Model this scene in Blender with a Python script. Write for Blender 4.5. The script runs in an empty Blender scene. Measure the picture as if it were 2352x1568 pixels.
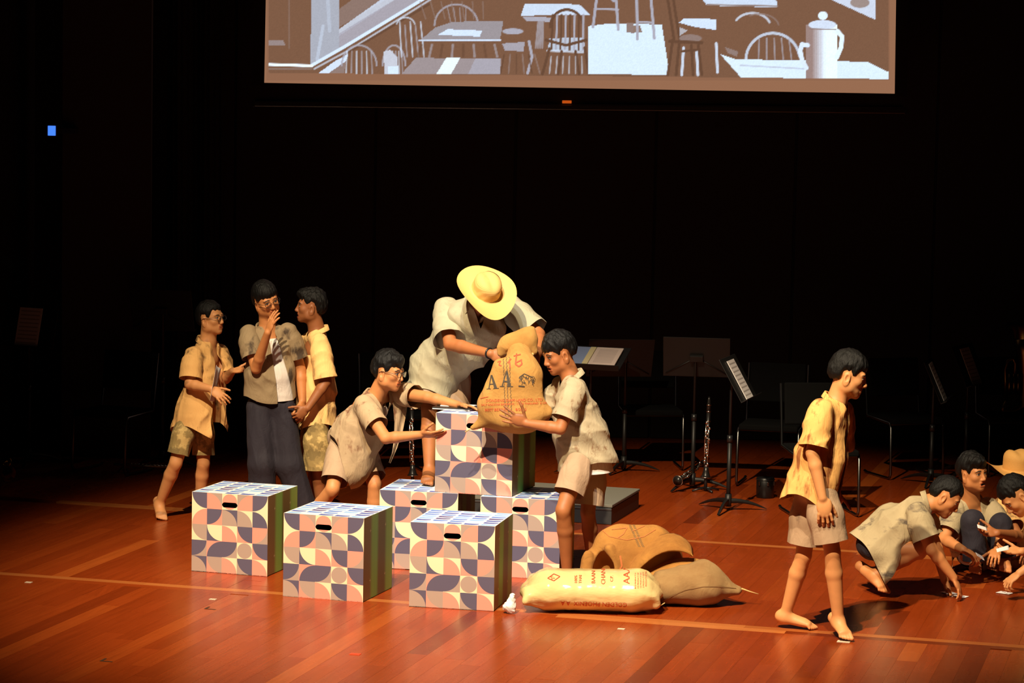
import bpy, bmesh, math, random
import numpy as np
from mathutils import Vector, Matrix
random.seed(7); np.random.seed(7)
PI = math.pi
SC = bpy.context.scene
COL = SC.collection

# ------------------------------------------------------------------ camera
FPX, PITCH, ROLL, CAMH = 6044.67, 0.09227946, 0.01889756, 2.9021     # focal length in px of the 2352-wide frame
cam_d = bpy.data.cameras.new('camera'); cam = bpy.data.objects.new('camera', cam_d); COL.objects.link(cam)
cam_d.sensor_width = 36.0; cam_d.lens = FPX * 36.0 / 2352.0; cam_d.clip_end = 200
cam.location = (0, 0, CAMH)
cam.rotation_euler = (Matrix.Rotation(PI/2 - PITCH, 3, 'X') @ Matrix.Rotation(ROLL, 3, 'Z')).to_euler()
SC.camera = cam

# ------------------------------------------------------------------ world, lights, exposure
W = bpy.data.worlds.new('dark_hall'); SC.world = W; W.use_nodes = True
W.node_tree.nodes['Background'].inputs[0].default_value = (0.9, 0.75, 0.6, 1)
W.node_tree.nodes['Background'].inputs[1].default_value = 0.0012
SC.view_settings.view_transform = 'Standard'; SC.view_settings.look = 'None'
SC.view_settings.exposure = 0.12; SC.view_settings.gamma = 1.0
SC.view_settings.use_curve_mapping = False

def spot(name, loc, target, power, deg, blend, color, radius):
    l = bpy.data.lights.new(name, 'SPOT'); l.energy = power; l.spot_size = math.radians(deg); l.spot_blend = blend
    l.color = color; l.shadow_soft_size = radius
    o = bpy.data.objects.new(name, l); COL.objects.link(o); o.location = loc
    o.rotation_euler = (Vector(target) - Vector(loc)).to_track_quat('-Z', 'Y').to_euler()
    return o
spot('stage_spot_warm', (-3.3, 5.0, 12.2), (0.08, 15.6, 0.3), 15200, 27.5, 0.75, (1.0, 0.80, 0.53), 0.10)
spot('stage_spot_high', (-1.2, 7.2, 13.0), (0.3, 15.6, 0.3), 6800, 27.5, 0.8, (1.0, 0.84, 0.62), 0.10)
spot('stage_spot_cool', (-2.0, 6.0, 12.5), (-0.15, 15.9, 0.8), 3600, 11, 0.8, (0.85, 0.9, 1.0), 0.12)

# ------------------------------------------------------------------ pixel -> place (measured on the 2352x1568 frame)
_cr, _sr, _c, _s = math.cos(ROLL), math.sin(ROLL), math.cos(PITCH), math.sin(PITCH)
def ray(px, py):
    a, b = px - 1176.0, py - 784.0
    x = (_cr*a + _sr*b)/FPX; v = (-_sr*a + _cr*b)/FPX
    return np.array([x, _c - v*_s, -_s - v*_c])
def at(px, py, Y):
    r = ray(px, py); return np.array([0, 0, CAMH]) + r*(Y/r[1])
def ground(px, py, z=0.0):
    r = ray(px, py); return np.array([0, 0, CAMH]) + r*((z - CAMH)/r[2])
def nrm(v):
    v = np.asarray(v, float); return v/(np.linalg.norm(v) + 1e-12)

# ------------------------------------------------------------------ materials
def mat(name, color, rough=0.6, metal=0.0, **kw):
    m = bpy.data.materials.new(name); m.use_nodes = True
    b = m.node_tree.nodes['Principled BSDF']
    b.inputs['Base Color'].default_value = (*color[:3], 1); b.inputs['Roughness'].default_value = rough
    b.inputs['Metallic'].default_value = metal
    for k, v in kw.items(): b.inputs[k].default_value = v
    return m
def lin(r, g, b):      # sRGB 0..255 -> linear
    f = lambda c: (c/255/12.92) if c/255 <= .04045 else ((c/255 + .055)/1.055)**2.4
    return (f(r), f(g), f(b))
def nodes(m): return m.node_tree.nodes, m.node_tree.links, m.node_tree.nodes['Principled BSDF']
def noise_node(m, scale, detail=4, rough=.55, vec=None, coord='Object'):
    N, L, b = nodes(m)
    tc = N.new('ShaderNodeTexCoord'); n = N.new('ShaderNodeTexNoise')
    n.inputs['Scale'].default_value = scale; n.inputs['Detail'].default_value = detail; n.inputs['Roughness'].default_value = rough
    if vec:
        mp = N.new('ShaderNodeMapping'); mp.inputs['Scale'].default_value = vec
        L.new(tc.outputs[coord], mp.inputs[0]); L.new(mp.outputs[0], n.inputs['Vector'])
    else: L.new(tc.outputs[coord], n.inputs['Vector'])
    return n
def ramp_node(m, fac, stops):
    N, L, b = nodes(m); r = N.new('ShaderNodeValToRGB'); L.new(fac, r.inputs[0])
    e = r.color_ramp.elements
    while len(e) < len(stops): e.new(0.5)
    for i, (p, c) in enumerate(stops): e[i].position = p; e[i].color = (*c[:3], 1)
    return r
def mix_node(m, fac, a, b_, mode='MIX'):
    N, L, b = nodes(m); x = N.new('ShaderNodeMix'); x.data_type = 'RGBA'; x.blend_type = mode
    for i, v in ((0, fac), (6, a), (7, b_)):
        if hasattr(v, 'links'): L.new(v, x.inputs[i])
        elif isinstance(v, (int, float)): x.inputs[i].default_value = v
        else: x.inputs[i].default_value = (*v[:3], 1)
    return x.outputs[2]
def bump_node(m, height, strength=.3, dist=.002):
    N, L, b = nodes(m); u = N.new('ShaderNodeBump'); u.inputs['Strength'].default_value = strength; u.inputs['Distance'].default_value = dist
    L.new(height, u.inputs['Height']); L.new(u.outputs[0], b.inputs['Normal'])
def cloth_mat(name, base, stain, amount=.60, scale=7.0, stretch=(1, 1, .6), stain2=None, sheen=0.0):
    m = mat(name, base, .85); N, L, b = nodes(m)
    big = noise_node(m, 3.0, 3); var = ramp_node(m, big.outputs[0], [(.3, tuple(c*.86 for c in base)), (.7, tuple(min(1, c*1.06) for c in base))])
    st = noise_node(m, scale, 5, .62, stretch); r = ramp_node(m, st.outputs[0], [(amount - .06, (0, 0, 0)), (amount + .05, (1, 1, 1))])
    col = mix_node(m, r.outputs[0], var.outputs[0], stain)
    if stain2:
        s2 = noise_node(m, scale*1.7, 4, .6, stretch); r2 = ramp_node(m, s2.outputs[0], [(amount - .02, (0, 0, 0)), (amount + .06, (1, 1, 1))])
        col = mix_node(m, r2.outputs[0], col, stain2)
    L.new(col, b.inputs['Base Color'])
    wv = noise_node(m, 11, 3, .55, (1.2, 1.2, .5)); wv.inputs['Distortion'].default_value = 1.2; bump_node(m, wv.outputs[0], .7, .012)
    return m

# ------------------------------------------------------------------ objects
def mesh_np(name, V, F, mats, parent=None, smooth=True, loc=None, mi=None, colors=None):
    """V (n,3) array, F list/array of quads or tris -> ONE mesh object"""
    V = np.asarray(V, np.float32)
    if parent is not None and loc is None: V = V - np.array(parent_world(parent), np.float32)
    if loc is not None: V = V - np.array(loc, np.float32)
    me = bpy.data.meshes.new(name)
    if isinstance(F, np.ndarray):
        k = F.shape[1]
        me.vertices.add(len(V)); me.vertices.foreach_set('co', V.ravel())
        me.loops.add(F.size); me.loops.foreach_set('vertex_index', F.astype(np.int32).ravel())
        me.polygons.add(len(F)); me.polygons.foreach_set('loop_start', np.arange(0, F.size, k, dtype=np.int32))
        try: me.polygons.foreach_set('loop_total', np.full(len(F), k, np.int32))
        except Exception: pass
        me.update(calc_edges=True)
    else:
        me.from_pydata([tuple(map(float, v)) for v in V], [], F); me.update()
    if not isinstance(mats, (list, tuple)): mats = [mats]
    for q in mats: me.materials.append(q)
    if mi is not None: me.polygons.foreach_set('material_index', np.asarray(mi, np.int32))
    me.polygons.foreach_set('use_smooth', np.full(len(me.polygons), smooth, bool))
    if colors is not None:
        a = me.color_attributes.new('Col', 'FLOAT_COLOR', 'POINT')
        c4 = np.ones((len(V), 4), np.float32); c4[:, :3] = colors; a.data.foreach_set('color', c4.ravel())
    me.validate()
    o = bpy.data.objects.new(name, me); COL.objects.link(o)
    if parent is not None: o.parent = parent
    if loc is not None: o.location = loc
    return o
def parent_world(p):
    v = Vector((0, 0, 0))
    while p is not None: v = v + p.location; p = p.parent
    return v
def thing(name, label, cat, loc=(0, 0, 0), group=None, rz=0):
    o = bpy.data.objects.new(name, None); COL.objects.link(o); o.location = loc; o.rotation_euler = (0, 0, rz)
    o.empty_display_size = .05
    return tag(o, label, cat, group)
def tag(o, label=None, cat=None, group=None, kind=None):
    if label: o['label'] = label
    if cat: o['category'] = cat
    if group: o['group'] = group
    if kind: o['kind'] = kind
    return o
def copy_tree(o, parent=None):
    c = o.copy(); COL.objects.link(c); c.parent = parent
    for ch in list(o.children): copy_tree(ch, c)
    return c

class MB:
    """collects simple shapes, then build() links them as one mesh"""
    def __init__(s): s.V = []; s.F = []; s.M = []
    def raw(s, V, F, m=0):
        n = len(s.V); s.V += [tuple(map(float, v)) for v in V]; s.F += [tuple(i + n for i in f) for f in F]; s.M += [m]*len(F); return s
    def box(s, c, d, R=None, m=0, taper=1.0):
        R = np.eye(3) if R is None else np.asarray(R); V = []
        for z in (-1, 1):
            k = taper if z > 0 else 1
            for x, y in ((-1, -1), (1, -1), (1, 1), (-1, 1)): V.append(np.asarray(c) + R @ (np.array([x*k, y*k, z])*np.asarray(d)/2))
        return s.raw(V, [(0, 3, 2, 1), (4, 5, 6, 7), (0, 1, 5, 4), (1, 2, 6, 5), (2, 3, 7, 6), (3, 0, 4, 7)], m)
    def tube(s, P, r, n=8, m=0, closed=False, cap=True):
        P = [np.asarray(p, float) for p in P]; k = len(P)
        rr = [r]*k if np.isscalar(r) else list(r)
        V = []; up = None
        for i in range(k):
            a = P[(i - 1) % k] if (closed or i > 0) else P[i]; b = P[(i + 1) % k] if (closed or i < k - 1) else P[i]
            t = nrm(b - a)
            if up is None: up = nrm(np.cross(t, [0, 0, 1]) if abs(t[2]) < .9 else np.cross(t, [1, 0, 0]))
            up = nrm(up - t*np.dot(up, t)); w = np.cross(t, up)
            for j in range(n):
                q = 2*PI*j/n; V.append(P[i] + rr[i]*(math.cos(q)*up + math.sin(q)*w))
        F = []
        for i in range(k if closed else k - 1):
            for j in range(n):
                a, b = i*n + j, i*n + (j + 1) % n; c, d = ((i + 1) % k)*n + (j + 1) % n, ((i + 1) % k)*n + j
                F.append((a, b, c, d))
        if cap and not closed: F += [tuple(range(n))[::-1], tuple(range((k - 1)*n, k*n))]
        return s.raw(V, F, m)
    def lathe(s, prof, n=32, c=(0, 0, 0), R=None, m=0, fn=None, cap=False):
        R = np.eye(3) if R is None else np.asarray(R); V = []
        for (r, z) in prof:
            for j in range(n):
                q = 2*PI*j/n; p = np.array([r*math.cos(q), r*math.sin(q), z])
                if fn is not None: p = fn(p, q, r)
                V.append(np.asarray(c) + R @ p)
        F = [(i*n + j, i*n + (j + 1) % n, (i + 1)*n + (j + 1) % n, (i + 1)*n + j) for i in range(len(prof) - 1) for j in range(n)]
        if cap: F += [tuple(range(n))[::-1], tuple(range((len(prof) - 1)*n, len(prof)*n))]
        return s.raw(V, F, m)
    def grid(s, P, m=0):
        P = np.asarray(P); a, b = P.shape[:2]
        return s.raw(P.reshape(-1, 3), [(i*b + j, i*b + j + 1, (i + 1)*b + j + 1, (i + 1)*b + j) for i in range(a - 1) for j in range(b - 1)], m)
    def build(s, name, mats, parent=None, smooth=False, loc=None, bevel=0.0):
        o = mesh_np(name, np.array(s.V), s.F, mats, parent, smooth, loc, s.M)
        if bevel:
            md = o.modifiers.new('bevel', 'BEVEL'); md.width = bevel; md.segments = 2; md.limit_method = 'ANGLE'
        return o
def rotz(a): c, s = math.cos(a), math.sin(a); return np.array([[c, -s, 0], [s, c, 0], [0, 0, 1.]])
def frame(fwd, up):     # columns: right, forward, up
    f = nrm(fwd); u = nrm(np.asarray(up) - f*np.dot(up, f)); return np.stack([np.cross(f, u), f, u], 1)

# ------------------------------------------------------------------ signed-distance modelling (continuous bodies, draped cloth)
f32 = np.float32
def p_cone(a, b, ra, rb):
    a = np.asarray(a, f32); b = np.asarray(b, f32); ba = b - a; L2 = float(ba @ ba) + 1e-9
    def fn(X, Y, Z):
        x, y, z = X - a[0], Y - a[1], Z - a[2]
        t = np.clip((x*ba[0] + y*ba[1] + z*ba[2])/f32(L2), 0, 1)
        return np.sqrt((x - t*ba[0])**2 + (y - t*ba[1])**2 + (z - t*ba[2])**2) - (f32(ra) + f32(rb - ra)*t)
    m = max(ra, rb); return fn, np.minimum(a, b) - m, np.maximum(a, b) + m
def p_ell(c, r, R=None):
    c = np.asarray(c, f32); r = np.asarray(r, f32); R = np.eye(3, dtype=f32) if R is None else np.asarray(R, f32)
    def fn(X, Y, Z):
        x, y, z = X - c[0], Y - c[1], Z - c[2]
        l = [(x*R[0, i] + y*R[1, i] + z*R[2, i])/r[i] for i in range(3)]
        k0 = np.sqrt(l[0]**2 + l[1]**2 + l[2]**2); k1 = np.sqrt((l[0]/r[0])**2 + (l[1]/r[1])**2 + (l[2]/r[2])**2) + f32(1e-6)
        return k0*(k0 - 1)/k1
    e = np.sqrt(((R*r)**2).sum(1)); return fn, c - e, c + e
def p_ecap(a, b, side, ra, rb):
    """elliptic limb from a to b: ra = (half width along side, half depth)"""
    a = np.asarray(a, f32); b = np.asarray(b, f32); L = float(np.linalg.norm(b - a)) + 1e-6
    t_ = (b - a)/L; s_ = np.asarray(side, f32); s_ = s_ - t_*np.dot(s_, t_); s_ = (s_/np.linalg.norm(s_)).astype(f32); w_ = np.cross(t_, s_).astype(f32)
    def fn(X, Y, Z):
        x, y, z = X - a[0], Y - a[1], Z - a[2]
        h = x*t_[0] + y*t_[1] + z*t_[2]; t = np.clip(h/f32(L), 0, 1); e = h - t*f32(L)
        u = x*s_[0] + y*s_[1] + z*s_[2]; v = x*w_[0] + y*w_[1] + z*w_[2]
        rs = f32(ra[0]) + f32(rb[0] - ra[0])*t; rf = f32(ra[1]) + f32(rb[1] - ra[1])*t; re = np.minimum(rs, rf)
        k0 = np.sqrt((u/rs)**2 + (v/rf)**2 + (e/re)**2); k1 = np.sqrt((u/rs**2)**2 + (v/rf**2)**2 + (e/re**2)**2) + f32(1e-6)
        return k0*(k0 - 1)/k1
    m = max(*ra, *rb); return fn, np.minimum(a, b) - m, np.maximum(a, b) + m
def smin(a, b, k):
    if k <= 0: return np.minimum(a, b)
    h = np.maximum(f32(k) - np.abs(a - b), 0)/f32(k); return np.minimum(a, b) - h*h*f32(k*.25)
class Field:
    def __init__(s): s.ops = []; s.fine = []
    def add(s, p, k=.02, sub=False): s.ops.append((p, k, sub)); return s
    def refine(s, lo, hi, step): s.fine.append((np.asarray(lo), np.asarray(hi), step)); return s
    def axes(s, base):
        lo = np.min([o[0][1] for o in s.ops if not o[2]], 0) - .03; hi = np.max([o[0][2] for o in s.ops if not o[2]], 0) + .03
        out = []
        for d in range(3):
            x = lo[d]; A = [x]
            while x < hi[d]:
                st = base
                for (l, h, f) in s.fine:
                    if l[d] - f < x < h[d]: st = min(st, f)
                x += st; A.append(x)
            out.append(np.array(A, f32))
        return out
    def at(s, P):
        X, Y, Z = [P[:, i].astype(f32) for i in range(3)]; D = None
        for (fn, lo, hi), k, sub in s.ops:
            d = fn(X, Y, Z)
            D = d if D is None else (-smin(-D, d, k) if sub else smin(D, d, k))
        return D
    def surface(s, base=.008, disp=None):
        ax = s.axes(base); n = [len(a) for a in ax]
        D = np.full(n, .06, f32)
        for (fn, lo, hi), k, sub in s.ops:
            mg = k + 3*base
            sl = tuple(slice(max(0, int(np.searchsorted(ax[d], lo[d] - mg)) - 1), int(np.searchsorted(ax[d], hi[d] + mg)) + 1) for d in range(3))
            d = fn(ax[0][sl[0]][:, None, None], ax[1][sl[1]][None, :, None], ax[2][sl[2]][None, None, :])
            D[sl] = -smin(-D[sl], d, k) if sub else smin(D[sl], d, k)
        if disp is not None:
            I = np.nonzero(np.abs(D) < .035)
            P = np.stack([ax[0][I[0]], ax[1][I[1]], ax[2][I[2]]], 1)
            D[I] += disp(P).astype(f32)
        return surface_nets(D, ax)
def surface_nets(D, ax):
    S = D < 0; n = D.shape
    c = [S[i:n[0]-1+i, j:n[1]-1+j, k:n[2]-1+k] for i in (0, 1) for j in (0, 1) for k in (0, 1)]
    allin = c[0].copy(); anyin = c[0].copy()
    for q in c[1:]: allin &= q; anyin |= q
    act = anyin & ~allin; I = np.nonzero(act); N = len(I[0])
    idx = np.full(act.shape, -1, np.int32); idx[I] = np.arange(N, dtype=np.int32)
    cor = [(i, j, k) for i in (0, 1) for j in (0, 1) for k in (0, 1)]
    vals = [D[I[0]+i, I[1]+j, I[2]+k] for (i, j, k) in cor]
    acc = np.zeros((N, 3), f32); cnt = np.zeros(N, f32)
    for a in range(8):
        for b in range(a + 1, 8):
            df = [cor[b][q] - cor[a][q] for q in range(3)]
            if sum(map(abs, df)) != 1: continue
            m = (vals[a] < 0) != (vals[b] < 0)
            t = np.where(m, vals[a]/np.where(m, vals[a] - vals[b], 1), 0)
            for q in range(3): acc[:, q] += np.where(m, cor[a][q] + t*df[q], 0)
            cnt += m
    fr = acc/cnt[:, None]
    V = np.stack([ax[q][I[q]] + fr[:, q]*(ax[q][I[q]+1] - ax[q][I[q]]) for q in range(3)], 1)
    Q = []
    for q in range(3):
        sl0 = [slice(1, -1)]*3; sl1 = [slice(1, -1)]*3; sl0[q] = slice(0, -1); sl1[q] = slice(1, None)
        A, B = S[tuple(sl0)], S[tuple(sl1)]; E = np.nonzero(A != B); fl = A[E]
        g = [E[0] + (q != 0), E[1] + (q != 1), E[2] + (q != 2)]
        u, v = (q + 1) % 3, (q + 2) % 3
        def cell(du, dv):
            h = [x.copy() for x in g]; h[u] -= du; h[v] -= dv; return idx[tuple(h)]
        qd = np.stack([cell(1, 1), cell(0, 1), cell(0, 0), cell(1, 0)], 1)
        qd[~fl] = qd[~fl][:, ::-1]; Q.append(qd)
    Q = np.concatenate(Q); return V, Q[(Q >= 0).all(1)]
def clip_mesh(V, Q, c):
    """keep the part of the mesh where c < 0, cutting faces cleanly"""
    T = np.concatenate([Q[:, [0, 1, 2]], Q[:, [0, 2, 3]]]) if Q.shape[1] == 4 else Q
    ins = c < 0; k = ins[T].sum(1); keep = [T[k == 3]]
    newV = [V]; n0 = len(V)
    def inter(a, b):
        nonlocal n0
        t = (c[a]/(c[a] - c[b]))[:, None]; P = V[a] + t*(V[b] - V[a]); newV.append(P.astype(f32)); r = np.arange(n0, n0 + len(P)); n0 += len(P); return r
    def rolled(sub, want):
        m = ins[sub]
        if not want: m = ~m
        s0 = m.argmax(1); r = np.arange(len(sub)); return np.stack([sub[r, (s0 + j) % 3] for j in range(3)], 1)
    a = rolled(T[k == 1], True)
    if len(a):
        p, q = inter(a[:, 0], a[:, 1]), inter(a[:, 0], a[:, 2]); keep.append(np.stack([a[:, 0], p, q], 1))
    a = rolled(T[k == 2], False)
    if len(a):
        p, q = inter(a[:, 0], a[:, 1]), inter(a[:, 0], a[:, 2])
        keep += [np.stack([p, a[:, 1], a[:, 2]], 1), np.stack([p, a[:, 2], q], 1)]
    T = np.concatenate(keep); V = np.concatenate(newV)
    u, inv = np.unique(T, return_inverse=True); return V[u], inv.reshape(-1, 3).astype(np.int32)
def wob(P, f, seed=0):
    """cheap smooth noise in -1..1"""
    r = np.random.RandomState(seed); o = np.zeros(len(P), f32)
    for i in range(4):
        d = nrm(r.randn(3))*f*(.7 + .6*r.rand()); e = nrm(r.randn(3))*f*.6
        o += np.sin(P @ d.astype(f32) + 1.7*np.sin(P @ e.astype(f32) + r.rand()*6) + r.rand()*6)
    return o/4
def folds(P, dirs, f, seed=0):
    """elongated cloth folds running across direction dirs"""
    r = np.random.RandomState(seed); d = nrm(dirs).astype(f32)
    w = wob(P, f*.35, seed + 11); ph = (P @ d)*f + 1.5*w + r.rand()*6
    m = np.clip(.45 + .9*wob(P, f*.22, seed + 5), 0, 1.1); return (1.05*np.abs(np.sin(ph*.5))**.8 - .55)*m
# ------------------------------------------------------------------ the stage: floor, walls
FA = math.radians(-15.2)                      # the boards run 15 degrees off the line of sight
FU = np.array([math.cos(FA), math.sin(FA), 0]); FV = np.array([-math.sin(FA), math.cos(FA), 0])
def wood_mat(name, stops, rough):
    m = mat(name, stops[0][1], rough); N, L, b = nodes(m)
    oi = N.new('ShaderNodeObjectInfo'); base = ramp_node(m, oi.outputs['Random'], stops)
    tc = N.new('ShaderNodeTexCoord'); mp = N.new('ShaderNodeMapping'); mp.inputs['Scale'].default_value = (26, 1.3, 26)
    ad = N.new('ShaderNodeVectorMath'); ad.operation = 'ADD'; sc = N.new('ShaderNodeVectorMath'); sc.operation = 'SCALE'
    L.new(oi.outputs['Location'], sc.inputs[0]); sc.inputs['Scale'].default_value = 3.1
    L.new(tc.outputs['Object'], ad.inputs[0]); L.new(sc.outputs[0], ad.inputs[1]); L.new(ad.outputs[0], mp.inputs[0])
    n = N.new('ShaderNodeTexNoise'); n.inputs['Scale'].default_value = 1.6; n.inputs['Detail'].default_value = 7; n.inputs['Roughness'].default_value = .62; n.inputs['Distortion'].default_value = .5
    L.new(mp.outputs[0], n.inputs['Vector'])
    gr = ramp_node(m, n.outputs[0], [(.28, (.84, .80, .78)), (.72, (1.10, 1.09, 1.07))])
    L.new(mix_node(m, 1.0, base.outputs[0], gr.outputs[0], 'MULTIPLY'), b.inputs['Base Color'])
    big = noise_node(m, 2.2, 4, .6, None, 'Object'); rr = N.new('ShaderNodeMapRange'); rr.inputs[3].default_value = rough - .06; rr.inputs[4].default_value = rough + .1
    L.new(big.outputs[0], rr.inputs[0]); L.new(rr.outputs[0], b.inputs['Roughness'])
    bump_node(m, n.outputs[0], .10, .0012); b.inputs['Specular IOR Level'].default_value = .35
    return m
PLANK = wood_mat('red_hardwood', [(0, (.15, .020, .003)), (.05, (.25, .036, .005)), (.5, (.285, .042, .006)), (.92, (.31, .050, .007)), (1, (.44, .095, .015))], .25)
STRIP = wood_mat('pale_strip_wood', [(0, (.40, .11, .024)), (1, (.52, .17, .042))], .26)
SUB = mat('dark_subfloor', (.14, .022, .004), .8)
BLACKM = mat('black_matt', (.006, .006, .0065), .8)
BLACKPL = mat('black_plastic', (.012, .012, .013), .35)
m = MB(); m.box((0, 14.5, -.06), (16, 22, .06)); floor = m.build('floor', SUB, None, loc=(0, 14.5, -.06)); tag(floor, kind='structure')
def plank_mesh(w, L, h=.030):
    b = .0002; V = []; 
    for (x, y, z) in ((0, 0, -h), (b, b, 0)):
        V += [(-w/2 + x, -L/2 + y, z), (w/2 - x, -L/2 + y, z), (w/2 - x, L/2 - y, z), (-w/2 + x, L/2 - y, z)]
    me = bpy.data.meshes.new('plank'); me.from_pydata(V, [], [(3, 2, 1, 0), (4, 5, 6, 7), (0, 1, 5, 4), (1, 2, 6, 5), (2, 3, 7, 6), (3, 0, 4, 7)]); me.update(); return me
_pm = {}
def lay(u, v, w, L, mtl, along='v'):
    k = (round(w, 3), round(L, 2), mtl.name)
    if k not in _pm: _pm[k] = plank_mesh(w - .0003, L - .0003); _pm[k].materials.append(mtl)
    o = bpy.data.objects.new('plank', _pm[k]); COL.objects.link(o); o.parent = floor
    p = FU*u + FV*v - np.array(floor.location); o.location = (p[0], p[1], p[2] - random.random()*.0003 - .0002)
    o.rotation_euler = (0, 0, FA + (PI/2 if along == 'u' else 0)); return o
def uv(p): return float(np.dot(p, FU)), float(np.dot(p, FV))
v1 = uv(ground(1200, 1405))[1]; v2 = uv(ground(1680, 1250))[1]
SW = .075
PW = .112
rest = []; cand = []
def zone(va, vb, u0, u1, seed, keep=True):
    rnd = random.Random(seed); u = u0
    while u < u1:
        v = va - (rnd.random()*1.7 if keep != 'cut' else 0); 
        first = True
        while v < vb - .02:
            L = rnd.choice((1.6, 2.0, 2.4, 2.8)); e = min(v + L, vb); s = max(v, va)
            if e - s > .05:
                LL = round(e - s, 2); c = FU*(u + PW/2) + FV*((s + e)/2)
                cand.append((u + PW/2, (s + e)/2, PW, e - s, c))
            v = v + L
        u += PW
zone(11.0, v1 - SW, -8.2, 2.2, 3); zone(v1 + SW, v2 - SW, -8.4, 1.2, 5); zone(v2 + SW, 23.5, -8.6, .2, 9)
for vv, sd in ((v1, 1), (v2, 2)):
    rnd = random.Random(sd)
    for k in (-1, 1):
        u = -8.6 + rnd.random()
        while u < 2.0:
            L = rnd.choice((1.3, 1.8, 2.3)); c = FU*(u + L/2) + FV*vv
            if abs(c[0]) < .21*c[1] + 1.4: lay(u + L/2, vv + k*SW/2, SW, L, STRIP if (k > 0 or rnd.random() < .6) else PLANK, 'u')
            u += L
def shown(q):       # rough size of a plank in view
    Y = q[4][1]; n = 0
    for t_ in np.linspace(-.5, .5, 9):
        p = q[4] + FV*t_*q[3]; n += (abs(p[0]) < .1955*p[1] + .05) and (12.55 < p[1] < 20.5)
    return n/9*q[3]*q[2]/(Y**3)
cand.sort(key=shown, reverse=True); nst = len(floor.children)
for i, (u, v, w, L, c) in enumerate(cand):
    if i < 300 - nst and shown((u, v, w, L, c)) > 0: lay(u, v, w, L, PLANK)
    else: rest.append((u, v, w, L))
if rest:
    mb = MB()
    for (u, v, w, L) in rest:
        p = FU*u + FV*v; mb.box((p[0], p[1], -.0155), (w - .0016, L - .0016, .029), rotz(FA))
    tag(mb.build('planks_beyond', PLANK, floor), kind='stuff')

WALL = mat('dark_wall_panel', (.020, .014, .010), .7)
bump_node(WALL, noise_node(WALL, 4, 4).outputs[0], .2, .01)
CURT = mat('black_curtain', (.010, .009, .010), .95)
BY = 22.6
m = MB(); m.box((0, BY + .1, 3.5), (16, .2, 7.2)); wall = m.build('wall_back', WALL, None, loc=(0, BY, 0)); tag(wall, kind='structure')
for i in range(12):     # upright panels of the back wall
    m = MB(); m.box((-6.6 + i*1.2, BY - .02, 3.4), (1.18, .04, 6.8)); m.build('panel', WALL, wall, bevel=.006)
for sd, x in (('left', -5.4), ('right', 5.6)):
    m = MB(); m.box((x, 16, 3.5), (.2, 13.4, 7.2)); tag(m.build('wall_'+sd, WALL, None, loc=(x, 16, 0)), kind='structure')
def curtain(label, x0, x1, y, top=6.8, seed=0, mtl=CURT):
    n = 60; G = []
    for zz in np.linspace(.01, top, 6): G.append([[x0 + (x1 - x0)*t, y + .05*math.sin(t*(x1 - x0)*26 + seed) + .02*math.sin(t*67 + zz), zz] for t in np.linspace(0, 1, n)])
    o = MB().grid(np.array(G)).build('stage_curtain', mtl, None, True, loc=(x0, y, 0)); return tag(o, label, 'curtain')
pL = at(137, 600, 20.6)[0]; pL2 = at(372, 600, 21.4)[0]; pL3 = at(522, 600, 22)[0]
curtain('black wing curtain at the far left edge of the stage', -5.2, at(80, 600, 20.9)[0], 20.9, seed=1)
curtain('black curtain leg between the left wing and the projection screen', pL2, pL3, 21.6, seed=2)
WALL2 = mat('dark_brown_flat', (.030, .020, .013), .75)
m = MB(); m.box(((pL + pL2)/2, 20.75, 3.4), (pL2 - pL, .08, 6.8)); tag(m.build('wing_panel', WALL2, None, loc=((pL + pL2)/2, 20.75, 0)), 'tall dark brown wing panel beside the small blue light', 'panel')
# small blue signal light in the left wing
BLUE = mat('blue_glow', (.02, .05, .3), .5); BLUE.node_tree.nodes['Principled BSDF'].inputs['Emission Color'].default_value = (.06, .22, 1, 1); BLUE.node_tree.nodes['Principled BSDF'].inputs['Emission Strength'].default_value = 1.1
c = at(119, 300, 20.55); t = thing('signal_light', 'small square blue signal light high in the left wing', 'light', tuple(c))
R = rotz(0); MB().box(c + [0, .03, 0], (.085, .06, .10)).build('housing', BLACKM, t, bevel=.004); MB().box(c + [0, -.003, 0], (.060, .01, .076)).build('lit_panel', BLUE, t, bevel=.003)
MB().box(c + [.08, .10, 0], (.20, .16, .04)).build('bracket', BLACKM, t)

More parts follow.
